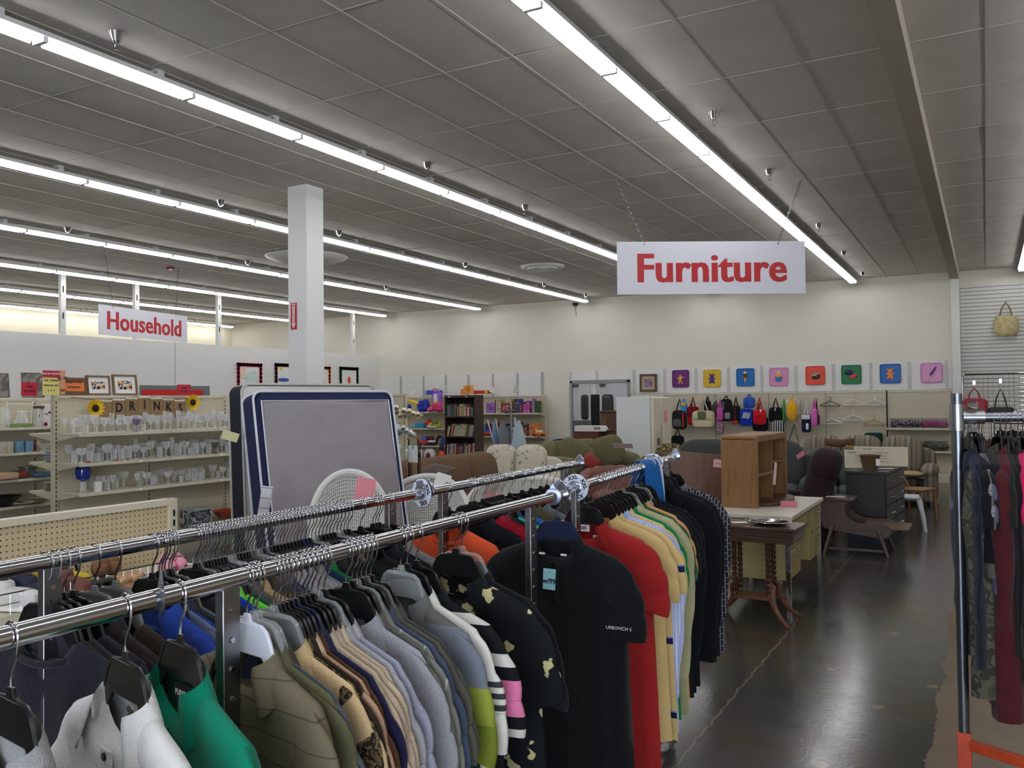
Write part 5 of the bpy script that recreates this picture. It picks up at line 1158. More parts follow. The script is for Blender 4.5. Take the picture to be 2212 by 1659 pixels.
# far-left unit contents
rr = random.Random(8); XG = -11.02
def item(name, label, cat, px, z, prof, m, handle=None, x=XG, group=None, n=16):
    y = wx(px, 960, x).y; o = vessel(name, label, cat, (x, y, z), prof, m, n, handle)
    if group: o['group'] = group
    return o
jar = [(.07, 0), (.085, .02), (.09, .20), (.06, .24), (.06, .26), (.055, .26), (.08, .2), (.075, .03), (0, .02)]
item('glass_jar', 'large clear glass jar at the left edge of the top far shelf', 'jar', 6, 1.441, jar, GL); item('glass_jar', 'clear canister jar with brown lid right of the glass pitcher', 'jar', 84, 1.441, [(.06, 0), (.065, .24), (.06, .24), (.055, .01), (0, .01)], GL)
o = item('jar_lid', 'brown wooden lid on the clear canister jar', 'lid', 84, 1.682, [(.07, 0), (.07, .03), (0, .035)], mat((80, 56, 40), .5))
item('glass_vase', 'rounded clear glass vase in the middle of the top far shelf', 'vase', 47, 1.441, [(.05, 0), (.09, .06), (.05, .16), (.055, .22), (.05, .22), (.045, .16), (.08, .06), (0, .015)], GL)
item('white_vase', 'white ceramic jar with red flowers at the post end of the top far shelf', 'vase', 99, 1.441, [(.07, 0), (.085, .15), (.06, .30), (.05, .30), (0, .29)], blotch([(226, 222, 216), (226, 222, 216), (226, 222, 216), (120, 30, 40)], 14, .4))
o = thing('wire_rack', 'white wire rack with green base standing on the top far shelf', 'rack', (XG, wx(43, 930, XG).y, 1.442))
for s in (-1, 1): MB().tube([(0, s*.15, 0), (0, s*.17, .34), (0, s*.17, .35)], .006, 6).build('side_wire', WHPL, o)
MB().cyl((0, -.17, .3), (0, .17, .3), .005).cyl((0, -.16, .2), (0, .16, .2), .005).build('cross_wire', WHPL, o); MB().bx(-.06, .06, -.15, .15, 0, .04).build('base', mat((120, 150, 70), .5), o)
blm = mat((116, 158, 186), .35); hd = [(.045, 0, .09), (.075, 0, .08), (.075, 0, .04), (.045, 0, .03)]
mp = [(.04, 0), (.045, .01), (.048, .11), (.044, .11), (.04, .012), (0, .012)]
for px, m, l in ((5, mat((190, 186, 170), .4), 'off-white mug at the left edge of the second far shelf'), (19, mat((196, 190, 170), .4), 'patterned cream mug second on the second far shelf'), (41, blm, 'pale blue mug, left one of the pair on the far shelf'), (62, blm, 'pale blue mug, right one of the pair on the far shelf'), (78, mat((180, 170, 150), .4), 'beige mug behind the blue pair near the post'), (70, mat((150, 44, 40), .4), 'red mug behind the blue pair on the far shelf')):
    item('mug', l, 'mug', px, 1.116, [(a*1.25, b*1.3) for a, b in mp], m, hd, x=XG-(.12 if 'behind' in l else 0))
item('glass_bowl', 'clear footed glass bowl at the post end of the second far shelf', 'bowl', 94, 1.116, [(.05, 0), (.02, .03), (.10, .10), (.095, .10), (0, .035)], GL)
for px, m, d, l in ((8, mat((210, 170, 140), .5), (.3, .3, .1), 'patterned peach dish at the left of the third far shelf'), (25, mat((46, 80, 110), .5), (.22, .2, .1), 'dark teal box-shaped dish on the third far shelf'), (38, mat((130, 60, 44), .5), (.24, .2, .1), 'rust red bowl on the third far shelf'), (85, mat((70, 100, 130), .3), (.3, .3, .06), 'blue-grey dish near the post on the third far shelf')):
    y = wx(px, 1030, XG).y; tag(MB().sup((0, 0, d[2]/2), d, .5, 16, 8).build('serving_dish', m, None, (XG, y, .776)), l, 'dish')
item('cooking_pot', 'glass pot with a dark lid on the third far shelf', 'pot', 60, .776, [(.09, 0), (.10, .13), (.12, .135), (.12, .15), (0, .16)], mat((90, 92, 90), .3))
item('dark_bowl', 'wide black bowl at the left of the bottom far shelf', 'bowl', 10, .431, [(.06, 0), (.19, .13), (.2, .14), (.18, .13), (0, .02)], mat((24, 24, 26), .3), n=24)
item('plate', 'stack of pale plates on the bottom far shelf', 'plate', 45, .431, [(.08, 0), (.17, .03), (.17, .04), (0, .02)], mat((190, 186, 166), .4), n=24); item('plate', 'olive patterned platter on the bottom far shelf', 'plate', 70, .431, [(.08, 0), (.17, .03), (.17, .04), (0, .02)], mat((110, 106, 70), .4), n=24)
# things at the near end of the drinks unit, on its left-hand side
for z, m, h, l in ((1.07, mat((190, 196, 206), .4), .13, 'pale folded glass box dish on the left side shelf behind the post'), (.74, mat((200, 190, 176), .5), .10, 'stack of beige plates on the left side shelf behind the post')):
    o = thing('dish_stack', l, 'dish', (-9.42, 6.12, z+.001))
    for k in range(4): MB().lathe([(.08, h*k/4), (.12, h*(k+.7)/4), (.0, h*(k+.6)/4)], 20).build('dish', m, o)
# bottom deck of the drinks unit
def deck(label, name, cat, px, py, mbf): p = wx(px, py, -8.85); o = thing(name, label, cat, (-8.85, p.y, .151)); mbf(o); return o
deck('clear and grey patterned cube box on the bottom deck of the DRINKS unit', 'storage_box', 'box', 424, 1115, lambda o: (MB().bx(-.13, .13, -.14, .14, 0, .22).build('box', blotch([(120, 124, 126), (60, 64, 70), (170, 176, 176), (90, 92, 96)], 9, .4), o), MB().bx(-.14, .14, -.15, .15, .22, .245).build('lid', mat((160, 164, 166), .3), o)))
deck('green and white plate on the bottom deck beside the cube box', 'serving_plate', 'plate', 465, 1115, lambda o: (MB().lathe([(.1, 0), (.22, .05), (.23, .06), (.1, .02), (0, .02)], 28).build('plate', mat((150, 160, 110), .4), o), MB().lathe([(.12, .022), (0, .026)], 24).build('centre', mat((210, 206, 200), .4), o)))
deck('terracotta red bowl on the bottom deck by the mattress', 'red_bowl', 'bowl', 494, 1105, lambda o: MB().lathe([(.08, 0), (.2, .14), (.21, .15), (.18, .13), (0, .03)], 28).build('bowl', mat((150, 54, 34), .4), o))
# shoes on the shelf of the low unit
def shoe(name, label, px, col, rz, parts, yy=None, x=-3.38, z=.901, pair=True):
    y = wx(px, 1240, x).y
    o = thing(name, label, 'shoe', (x, y, z), rz)
    for nm, c, d, m, e in parts: MB().sup(c, d, e, 18, 10).build(nm, m, o)
    return o
def sneaker(nm, l, px, c, c2, rz, **k): return shoe(nm, l, px, c, rz, [('sole', (0, 0, .012), (.27, .09, .024), mat(c2, .7), .6), ('upper', (.0, 0, .05), (.26, .085, .08), mat(c, .8), .7), ('ankle', (-.06, 0, .085), (.12, .08, .07), mat(c, .8), .6), ('opening', (-.06, 0, .118), (.08, .05, .02), INK, .8)], **k)
sneaker('sneaker', 'white sneaker at the left end of the shoe shelf', 25, (206, 204, 200), (230, 228, 220), .3)
sneaker('sneaker', 'second white sneaker behind the first on the shoe shelf', 35, (200, 196, 190), (226, 224, 216), .2, x=-3.5)
sneaker('slipper', 'dark navy shoe right of the white sneaker', 72, (30, 36, 60), (40, 40, 50), .1); sneaker('slipper', 'yellow shoe behind the rack post on the shoe shelf', 132, (220, 190, 40), (230, 210, 90), .5, x=-3.5)
sneaker('slipper', 'flowered dark shoe beside the rack post on the shoe shelf', 148, (110, 60, 50), (40, 30, 30), 0)
for px, l in ((172, 'black strappy sandal with a heel loop, left of the pair'), (200, 'black strappy sandal with a heel loop, right of the pair')):
    o = shoe('sandal', l, px, None, .2, [('sole', (0, 0, .015), (.26, .08, .03), BLACKP, .6), ('strap', (.07, 0, .045), (.05, .09, .05), BLACKP, .8)])
    MB().tube([(-.10, -.035, .03), (-.12, -.03, .11), (-.12, .03, .11), (-.10, .035, .03)], .008, 6).build('heel_strap', BLACKP, o)
for px, l in ((240, 'tan sandal with a brown fur pom, left of the pair'), (265, 'tan sandal with a brown fur pom, right of the pair')):
    o = shoe('sandal', l, px, None, .4, [('sole', (0, 0, .015), (.25, .085, .03), mat((150, 110, 80), .6), .6), ('band', (.05, 0, .04), (.09, .095, .05), mat((190, 150, 110), .3, .3), .8)])
    MB().sup((-.05, 0, .09), (.08, .08, .09), 1, 18, 12).build('fur_pom', mat((120, 84, 56), .98, 0, .4, 90, 1, 90), o)
for px, l in ((362, 'pink clog with dark spots, left of the pair in the basket'), (386, 'pink clog with dark spots, right of the pair in the basket')):
    o = shoe('clog', l, px, None, -.5, [('shell', (0, 0, .03), (.14, .07, .06), mat((220, 140, 160), .5), .8), ('opening', (-.03, 0, .058), (.06, .045, .012), mat((130, 70, 84), .7), .9)], x=-3.32, z=.93)
    for k in range(4): MB().sup((.02+.02*k, -.03+.015*k, .056-.008*k), (.012, .012, .01), 1, 8, 6).build('spot', INK, o)
    MB().tube([(-.04, -.035, .04), (-.08, 0, .08), (-.04, .035, .04)], .008, 6).build('heel_strap', mat((220, 140, 160), .5), o)
# ---------------- clothes racks ----------------
MWI = mw.inverted()
def proj(p):
    c = MWI @ Vector(p); return 1106 + FPX*c.x/-c.z
RZH = 1.40
RAILS = {'A1': ((-1.118, .50), (-1.203, 2.50)), 'A2': ((-1.238, 2.56), (-1.452, 4.42)), 'B1': ((-1.583, .60), (-1.655, 2.36)), 'B2': ((-1.657, 2.41), (-1.722, 3.78))}
def onrail(r, px):
    (x0, y0), (x1, y1) = RAILS[r]; lo, hi = -.5, 1.3
    for _ in range(50):
        m = (lo+hi)/2
        if proj((x0+(x1-x0)*m, y0+(y1-y0)*m, RZH)) < px: lo = m
        else: hi = m
    return x0+(x1-x0)*lo, y0+(y1-y0)*lo
def post(o, x, y, z, tilt=0):
    MB().bx(x-.010, x+.010, y-.019, y+.019, z-.5, z-.012).build('inner_post', STEEL, o, bev=.002)
    MB().bx(x-.014, x+.014, y-.024, y+.024, .06, z-.50).build('outer_post', mat((96, 97, 100), .3, .9), o, bev=.002)
    mb = MB()
    for k in range(9): mb.cyl((x+.0105, y, z-.05-.05*k), (x+.0125, y, z-.05-.05*k), .005, n=8)
    mb.build('screws', CHROME, o)
    MB().tube([(x+.014, y, z-.46), (x+.05, y, z-.46)], .006, 6).build('height_knob', CHROME, o)
def rack(label, ra, rb, pa, pb):
    o = thing('clothes_rack', label, 'clothes rack', (0, 0, 0))
    for r in (ra, rb):
        (x0, y0), (x1, y1) = RAILS[r]
        MB().cyl((x0, y0, RZH), (x1, y1, RZH), .0158, n=28).build('rail', CHROME, o)
        d = Vector((x1-x0, y1-y0, 0)).normalized()
        for (x, y, s) in ((x0, y0, -1), (x1, y1, 1)):
            m = Matrix.Translation((x, y, RZH)) @ Matrix.Rotation(math.atan2(d.y, d.x)-pi/2, 4, 'Z')
            MB().prism([(.026*math.cos(a), .020*math.sin(a) + (.024*max(0, math.sin(a))**3)) for a in [k*pi/12 for k in range(24)]], -.002, .012*s if s > 0 else -.012).xf(m).build('end_cap', mat((170, 175, 190), .15, .9), o, bev=.002)
    q = []
    for r, P in ((ra, pa), (rb, pb)):
        for px in P: x, y = onrail(r, px); post(o, x, y, RZH); q.append((x, y))
    for i in (0, 1):
        a, b = q[i], q[i+2]
        MB().tube([(a[0], a[1], .07), (b[0], b[1], .07)], .018, 4).build('base_bar', STEEL, o); MB().tube([(a[0], a[1], .92), (b[0], b[1], .92)], .008, 4).build('cross_bar', STEEL, o)
    for a, b in ((q[0], q[1]), (q[2], q[3])): MB().tube([(a[0], a[1], .07), (b[0], b[1], .07)], .018, 4).build('base_bar', STEEL, o)
    for x, y in q: MB().lathe([(.03, 0), (.03, .02), (.012, .03), (.012, .06)], 14, (x, y, 0)).build('foot', STEEL, o)
    return o
rack('chrome double-rail clothes rack in the foreground, tan, grey and black shirts on it', 'A1', 'B1', (492, 1146), (108, 843))
rack('chrome double-rail clothes rack beyond the first XXL divider, red and yellow shirts on it', 'A2', 'B2', (1243, 1441), (957, 1218))
# hangers
def hanger_proto(m, hookm, name='clothes_hanger'):
    o = thing(name, '', 'hanger', (0, 0, 0))
    mb = MB(); r = .0195; pts = [(-r*math.cos(a), 0, r*math.sin(a)) for a in [-.35+k*(pi+.5)/10 for k in range(11)]]
    pts += [(.015, 0, -.026), (.002, 0, -.045), (-.002, 0, -.058), (0, 0, -.078)]
    mb.tube(pts, .0019, 6); mb.build('hook', hookm, o)
    P = [(-.043, -.104), (-.012, -.100), (-.008, -.088), (.008, -.088), (.012, -.100), (.043, -.104), (.056, -.112), (.066, -.13), (.086, -.172), (.14, -.208), (.185, -.236), (.182, -.25), (.135, -.226), (.082, -.198), (.056, -.172), (.045, -.158), (-.045, -.158), (-.056, -.172), (-.082, -.198), (-.135, -.226), (-.182, -.25), (-.185, -.236), (-.14, -.208), (-.086, -.172), (-.066, -.13), (-.056, -.112)]
    P = [(x, z+.022) for x, z in P]
    MB().prism(P, -.0028, .0028).build('hanger_body', m, o, bev=.0012)
    mb = MB(); mb.tube([(x, 0, z-.003) for x, z in [P[i] for i in (23, 24, 25, 0, 5, 6, 7, 8)]], .0045, 6); mb.build('rim', m, o.children[-1])
    return o
HB = hanger_proto(BLACKP, CHROME); HC = hanger_proto(CLEAR, CHROME); HW = hanger_proto(mat((222, 224, 236), .35), CHROME); HN = hanger_proto(mat((22, 30, 60), .35), CHROME); HG = hanger_proto(mat((92, 92, 88), .4), CHROME)
HP = {'b': HB, 'c': HC, 'w': HW, 'n': HN, 'g': HG}
HNAME = {'b': 'black plastic', 'c': 'clear plastic', 'w': 'white plastic', 'n': 'navy plastic', 'g': 'grey plastic'}
# garments
def torso(w, L, th, seed, vneck=0, A=.010, zn=-.150):
    r = random.Random(seed); p1, p2, p3 = (r.uniform(0, 6.3) for _ in range(3)); mb = MB(); nx, nz = 28, 22; XN = .078
    def zt(x, s):
        ax = abs(x)
        if ax < XN:
            q = 1-(ax/XN)**2; return zn - .012 - ((.055+vneck)*q**(.7) if s < 0 else -.004*q)
        k = (ax-XN)/(w/2-XN); return zn - .012 - .060*k - .055*max(0, k-.72)/.28*k
    for s in (-1, 1):
        def fn(u, v, s=s):
            v = v**1.7
            q = 2*u-1; q = math.copysign(abs(q)**.9, q); xt = q*w/2; z0 = zt(xt, s); t = v
            x = xt*(1 - .09*min(1, t*5) + .10*t) ; z = z0 + ((zn-L) - z0)*t
            f = A*(t**.6)*(math.sin(q*6+p1+1.4*t)+.55*math.sin(q*13+p2)+.3*math.sin(q*21+p3))
            y = s*th/2*max(0, 1-q**8)**.5*min(1, (t*22)**.5) + f
            return (x, y, z)
        mb.sheet(fn, nx, nz)
    return mb
def sleeve(sd, L, w, seed, th=.03, flare=0):
    r = random.Random(seed*3+sd); o = r.uniform(-.008, .008); a = r.uniform(.9, 1.1)
    h = w/2-.23
    if L < .35: P = [(.13+h, -.213, .014), (.165+h, -.236, .032), (.190+h, -.275, .050), (.201+h, -.32, .062), (.206+h, -.36, .066), (.210+h*a, -.40, .068), (.212+h*a, -.21-L, .067)]
    else: P = [(.13+h, -.213, .014), (.165+h, -.236, .032), (.190+h, -.275, .050), (.201+h, -.33, .062), (.208+h*a, -.42, .062), (.210+h, -.54, .054), (.205+h, -.66, .047), (.200+h, -.21-L*.95, .04), (.198+h, -.21-L, .036)]
    Q = []
    for i in range(len(P)-1):
        p0, p1, p2, p3 = (P[max(0, i-1)], P[i], P[i+1], P[min(len(P)-1, i+2)])
        for k in range(4):
            t = k/4; Q.append(tuple(.5*(2*b_ + (c_-a_)*t + (2*a_-5*b_+4*c_-d_)*t*t + (3*b_-a_-3*c_+d_)*t**3) for a_, b_, c_, d_ in zip(p0, p1, p2, p3)))
    Q.append(P[-1])
    mb = MB(); mb.tube([(sd*(x+.003*math.sin(i*.9+seed)), o-.010*min(1, i/10)+.003*math.sin(i*.6+seed*2+sd), z) for i, (x, z, _) in enumerate(Q)], [q for _, _, q in Q], 18, flat=max(.22, th/2/.066), up=(0, 1, 0))
    return mb
def collar(kind, seed, h=.052, zn=-.150):
    mb = MB(); k_ = lambda v: max(0, v-.5)*2
    if kind == 'polo':
        def fn(u, v):
            a = (u-.5)*2*2.35; f = (1-math.cos(a))/2
            if v <= .5: k = v/.5; rr_ = .90+.06*k; z = zn-.008 - .045*f + (h*.62-.004*f)*k
            else: k = (v-.5)/.5; rr_ = .96+.30*k+.14*k*f; z = zn-.008+h*.62 - .049*f - (h*.85+.045*f**2)*k
            return (.080*rr_*math.sin(a) + math.copysign(.012*k_(v)*f, a), .026*rr_*math.cos(a)*(1+.5*f)-.004, z)
        mb.sheet(fn, 36, 8)
    else:
        pts = []
        for k in range(28):
            a = 2*pi*k/28; f = (1-math.cos(a))/2; pts.append((.079*math.sin(a), .018*math.cos(a), zn-.008-.056*f**.8))
        mb.tube(pts, .006, 6, closed=True)
    return mb
GP = {}
def gproto(kind, sl, seed, L, th, w):
    k = (kind, sl, seed, L, th, w)
    if k in GP: return GP[k]
    o = thing('garment', '', 'shirt', (0, 0, -9)); C0 = mat((100, 100, 100))
    body = torso(w, L, th, seed).build('shirt_body', C0, o, ang=80)
    for sd in (1, -1): sleeve(sd, sl, w, seed, th*.9).build('sleeve', C0, o, ang=80)
    collar('polo' if kind in ('polo', 'shirt') else 'tee', seed).build('collar', C0, o, thick=.0035, ang=80)
    if kind in ('polo', 'shirt'):
        zb = -.36 if kind == 'polo' else -L*.97
        MB().bx(-.016, .016, -th/2-.006, -th/2-.001, zb, -.225).build('placket', C0, o)
        mb = MB()
        for q in range(3 if kind == 'polo' else 6): mb.cyl((0, -th/2-.009, -.235-.055*q*(1 if kind == 'polo' else 1.6)), (0, -th/2-.006, -.235-.055*q*(1 if kind == 'polo' else 1.6)), .006, n=8)
        mb.build('buttons', mat((200, 196, 186), .4), o)
    GP[k] = o; o['used'] = 0; return o
CATN = {'polo': ('polo_shirt', 'polo shirt'), 'tee': ('t_shirt', 'T-shirt'), 'shirt': ('collared_shirt', 'shirt'), 'jacket': ('jacket', 'jacket')}
def garment(rail, px, kind, m, label, hg='b', rz=0., long=False, L=.74, th=.030, w=.46, seed=None, cm=None, group=None, hlabel=None, hgroup=None, sm=None, pos=None, z=RZH, cat=None):
    x, y = pos if pos else onrail(rail, px)
    if pos is None:
        (x0, y0), (x1, y1) = RAILS[rail]; rz = rz + math.atan2(y1-y0, x1-x0) - pi/2
    seed = seed if seed is not None else int(abs(px)) % 5
    pr = gproto(kind, (.62 if long else .23), seed, L, th, w)
    g = dup(pr, (x, y, z+.022), rz, label=label, group=group); g.name = CATN[kind][0]; g['category'] = cat or CATN[kind][1]
    if 'used' in g: del g['used']
    for ch in g.children:
        n = ch.name.split('.')[0]
        if n == 'buttons':
            if 'black' in label or 'navy' in label or 'dark' in label: setmat(ch, BLACKP)
            continue
        setmat(ch, (cm or m) if n == 'collar' else ((sm or m) if n == 'sleeve' else m))
    h = dup(HP[hg], (x, y, z), rz, label=hlabel or ' '.join(('%s hanger holding the %s' % (HNAME[hg], label.split(',')[0].split(' on the front')[0].split(' on the second')[0])).split()[:15]), group=hgroup)
    return g
def F(r, g, b, v=.12): return fabric((r, g, b), v)
def tagcard(o, c, m, w=.032, h=.055, txt=None, rot=(0, 0, .3)):
    k = MB().prism([(-w/2, 0), (w/2, 0), (w/2, -h), (-w/2+.0, -h), (-w/2, -h)], -.0008, .0008).build('price_tag', m, o, c); k.rotation_euler = rot
    if txt: text(txt, .022, INK, k, (0, -.0014, -h*.6), bold=.0006, ext=.0003)
    text('*', .012, mat((30, 60, 180)), k, (0, -.0014, -h*.2), ext=.0003)
    return k
TAGB = mat((150, 206, 216), .6)
# --- front rail, nearest rack
garment('A1', 25, 'polo', F(150, 150, 150), 'pale grey knit shirt at the very left edge of the front rail', 'b', -.2, seed=1)
g = garment('A1', 272, 'polo', F(222, 222, 220, .04), 'white polo shirt with a small dark embroidered figure, nearest full shirt', 'b', -.30, seed=2, th=.05, w=.48)
for (c, d) in (((-.006, .030), (.012, .010)), ((.008, .026), (.012, .010)), ((.0, .012), (.016, .016)), ((.002, -.004), (.022, .016)), ((-.008, -.016), (.012, .008)), ((.012, -.016), (.012, .008))):
    MB().sup((.004+c[0]*.7, .004, -.196+c[1]*.7), (d[0], .004, d[1]), .9, 8, 6).build('embroidery', mat((70, 66, 64)), g)
GRN = F(0, 128, 100, .06)
g = garment('A1', 390, 'polo', GRN, 'emerald green polo shirt right behind the white one', 'b', -.30, seed=3, th=.05, w=.50)
k = MB().bx(-.03, .03, -.004, 0, -.016, .016).build('neck_label', mat((24, 24, 28)), g, (0.0, .008, -.185)); text('PURITAN', .013, WHITE, k, (0, -.005, 0), bold=.0004, ext=.0003)
TAN1 = striped([(0, (112, 104, 84)), (.94, (84, 78, 64))], .045, 'Z'); OLV1 = F(92, 90, 66)
g = garment('A1', 534, 'shirt', TAN1, 'olive tan shirt with faint checks on the white plastic hanger', 'w', -.22, seed=0, th=.045, w=.48); tagcard(g, (-.02, -.06, -.26), TAGB, .034, .09)
k = MB().bx(-.022, .022, -.004, 0, -.02, .02).build('neck_label', mat((20, 22, 44)), g, (.0, .010, -.185))
L1 = [
 (547, 'shirt', OLV1, None, 'dusty olive shirt behind the checked tan one', 'c', 1), (556, 'polo', F(78, 84, 92), F(62, 60, 56), 'slate blue polo with a dark charcoal collar', 'c', 2),
 (591, 'polo', F(196, 170, 128), None, 'cream tan polo showing as a thin edge', 'c', 3), (600, 'polo', blotch([(60, 50, 36), (110, 96, 66), (40, 34, 28), (90, 76, 50)], 60), None, 'brown mottled patterned polo', 'b', 4),
 (608, 'polo', F(46, 34, 26), None, 'very dark brown polo', 'b', 0), (617, 'polo', F(176, 142, 116), F(206, 176, 146), 'dusty pink-tan polo with folded collar', 'b', 1), (628, 'polo', F(76, 52, 30), None, 'chocolate brown polo', 'b', 2),
 (638, 'polo', F(30, 30, 62), F(26, 28, 66), 'dark polo with a navy collar', 'n', 3), (653, 'polo', F(186, 168, 146), None, 'beige polo, first of the pale ones', 'b', 4), (663, 'polo', F(176, 158, 140), None, 'pinkish beige polo', 'b', 0),
 (674, 'polo', F(190, 172, 146), F(200, 184, 160), 'warm beige polo with ribbed collar', 'b', 1), (688, 'polo', F(158, 160, 164), None, 'light grey polo', 'c', 2), (701, 'polo', F(150, 152, 170), F(170, 172, 178), 'light grey polo with lavender cast', 'b', 3),
 (748, 'polo', F(150, 152, 158), None, 'heather grey polo with a dark buttoned placket', 'b', 4), (761, 'polo', F(92, 92, 86), None, 'dark olive-grey polo', 'b', 0), (771, 'polo', striped([(0, (120, 122, 116)), (.93, (170, 172, 166))], .06, 'X'), None, 'grey polo with thin vertical lines', 'c', 1),
 (781, 'polo', F(66, 76, 98), None, 'slate navy polo', 'b', 2), (791, 'polo', F(84, 82, 76), None, 'charcoal grey polo', 'g', 3), (801, 'polo', F(70, 74, 70), None, 'dark grey-green polo', 'b', 4)]
for px, kd, m, cm_, lab, h, sd in L1:
    garment('A1', px, kd, m, lab + ' on the front rail', h, R_.uniform(-.025, .025)-.08, seed=sd, cm=cm_, th=.022, L=.76, w=.46)
HCX = HC
BLOCK = striped([(0, (74, 74, 70)), (.30, (74, 74, 70)), (.42, (22, 46, 36)), (.50, (110, 124, 40)), (.60, (146, 156, 62)), (.68, (112, 118, 130)), (.80, (96, 96, 94))], .9, 'Z', off=.02)
garment('A1', 866, 'polo', BLOCK, 'colour-block polo in greys, lime and dark green on a large clear hanger', 'c', -.25, seed=1, cm=F(104, 106, 106), th=.045, w=.50, L=.78)
garment('A1', 880, 'polo', striped([(0, (214, 212, 204)), (.80, (60, 62, 70)), (.84, (214, 212, 204)), (.88, (60, 62, 70)), (.92, (214, 212, 204)), (.96, (60, 62, 70))], .30, 'Z'), 'cream white polo with thin dark line groups', 'b', -.2, seed=2, cm=F(222, 220, 214, .05), th=.04, w=.50, L=.78)
STR = striped([(0, (18, 20, 24)), (.55, (200, 198, 192)), (.78, (18, 20, 24))], .085, 'Z')
garment('A1', 900, 'polo', STR, 'black and white wide-striped polo with a green-black collar', 'b', -.16, seed=3, cm=F(18, 26, 28), th=.045, w=.52, L=.80, sm=striped([(0, (18, 20, 24)), (.3, (200, 198, 192)), (.42, (18, 20, 24)), (.52, (214, 120, 160)), (.80, (18, 20, 24)), (.9, (200, 198, 192))], .26, 'Z'))
FLW = flowers((20, 24, 28), (196, 188, 140), 13, .27)
garment('A1', 984, 'shirt', FLW, 'black shirt with pale yellow-cream flowers down its side', 'b', -.10, seed=4, cm=F(18, 26, 28), th=.045, w=.52, L=.80); garment('A1', 998, 'polo', F(22, 26, 30), 'plain blackish polo behind the flowered shirt', 'c', -.06, seed=0, th=.03, w=.5)
BKS = F(18, 19, 22, .05)
g = garment('A1', 1203, 'polo', BKS, 'large black polo with a light blue price tag, at the end of the rail', 'n', -.02, seed=2, th=.06, w=.50, L=.86)
tagcard(g, (-.005, -.05, -.245), TAGB, .042, .065, 'w/99', (0, .05, .05))
for x in (-.04, .035): MB().bx(x-.010, x+.010, -.032, -.030, -.205, -.199).build('neck_stitch', WHITE, g)
text('URBOVICH S', .014, WHITE, g, (.222, -.052, -.405), rot=(pi/2, 0, .05), bold=.0, ext=.0003, name='sleeve_lettering')
# --- second rack, front rail
RDS = F(160, 36, 36, .06); YLW = F(208, 180, 122, .05)
g = garment('A2', 1262, 'polo', RDS, 'bright red polo with open collar and navy neck tape', 'b', -.10, seed=1, th=.06, w=.54, L=.86)
k = MB().bx(-.030, .030, -.003, 0, -.012, .012).build('neck_label', PAPER, g, (-.015, .010, -.178)); text('IZOD', .015, INK, k, (0, -.004, 0), bold=.0006, ext=.0003); MB().bx(-.014, .014, -.003, 0, -.03, .0).build('care_label', mat((206, 200, 186)), g, (.045, .004, -.20)); MB().tube([(-.08, 0, -.155), (0, .010, -.162), (.08, 0, -.155)], .005, 5).build('neck_tape', mat((26, 26, 56)), g)
g = garment('A2', 1290, 'polo', YLW, 'soft yellow polo with large open collar behind the red one', 'b', -.08, seed=2, th=.04, w=.54, L=.80)
text('ALEXANDER', .014, mat((120, 90, 50)), g, (0, .006, -.180), bold=.0002, ext=.0003)
YST = striped([(0, (208, 180, 122)), (.70, (28, 32, 72)), (.78, (120, 140, 200)), (.80, (208, 180, 122))], .27, 'Z')
L2 = [(1300, 'polo', YST, YLW, 'yellow polo with navy and light blue bands', 'b', 3, .56), (1307, 'shirt', striped([(0, (170, 184, 226)), (.5, (206, 214, 240))], .012, 'X'), F(150, 176, 224, .05), 'pale blue pinstriped shirt with a pointed collar', 'b', 4, .52), (1314, 'shirt', F(186, 190, 226, .05), None, 'pale lilac shirt with gathered cuff', 'b', 0, .54),
      (1322, 'polo', F(222, 200, 134, .06), None, 'light yellow polo between lilac and cream ones', 'b', 1, .5), (1331, 'polo', F(20, 130, 80), None, 'kelly green polo edge', 'b', 2, .5), (1339, 'shirt', F(176, 172, 132), F(190, 184, 150), 'khaki cream shirt with open yoke', 'b', 3, .54), (1346, 'shirt', F(186, 182, 140), None, 'pale khaki shirt', 'c', 4, .52),
      (1353, 'polo', F(52, 92, 66), None, 'bottle green polo', 'b', 0, .5), (1360, 'polo', F(214, 160, 106), None, 'peach orange polo edge', 'b', 1, .48), (1367, 'polo', F(24, 28, 30), F(150, 146, 138), 'black polo with a grey double collar', 'b', 2, .5), (1374, 'polo', F(20, 24, 28), None, 'black-green polo after the grey collar one', 'c', 3, .5),
      (1384, 'shirt', F(18, 22, 26), None, 'plain black long shirt before the XXXL divider', 'b', 4, .5)]
for px, kd, m, cm_, lab, h, sd, w_ in L2:
    garment('A2', px, kd, m, lab + ' on the second rack', h, R_.uniform(-.06, .04)-.04, long=(kd == 'shirt'), seed=sd, cm=cm_, th=.026, L=.82, w=w_)
garment('A2', 1424, 'shirt', F(16, 18, 22), 'black shirt just beyond the XXXL divider', 'b', -.04, True, .82, .03, .52, 1); garment('A2', 1433, 'shirt', F(22, 24, 30), 'second black shirt beyond the XXXL divider', 'b', .0, True, .82, .03, .52, 2)
TW = striped([(0, (36, 38, 46)), (.55, (104, 106, 110))], .028, 'Z')
m, nt, b = base('brick_knit', .9, 0, .2); co = coord(nt); bt = N(nt, 'ShaderNodeTexBrick'); nt.links.new(co, bt.inputs['Vector'])
mp = N(nt, 'ShaderNodeMapping'); mp.inputs['Rotation'].default_value = (pi/2, 0, 0); nt.links.new(co, mp.inputs[0]); mp2 = N(nt, 'ShaderNodeMapping'); mp2.inputs['Rotation'].default_value = (0, 0, pi/2); nt.links.new(mp.outputs[0], mp2.inputs[0]); nt.links.new(mp2.outputs[0], bt.inputs['Vector'])
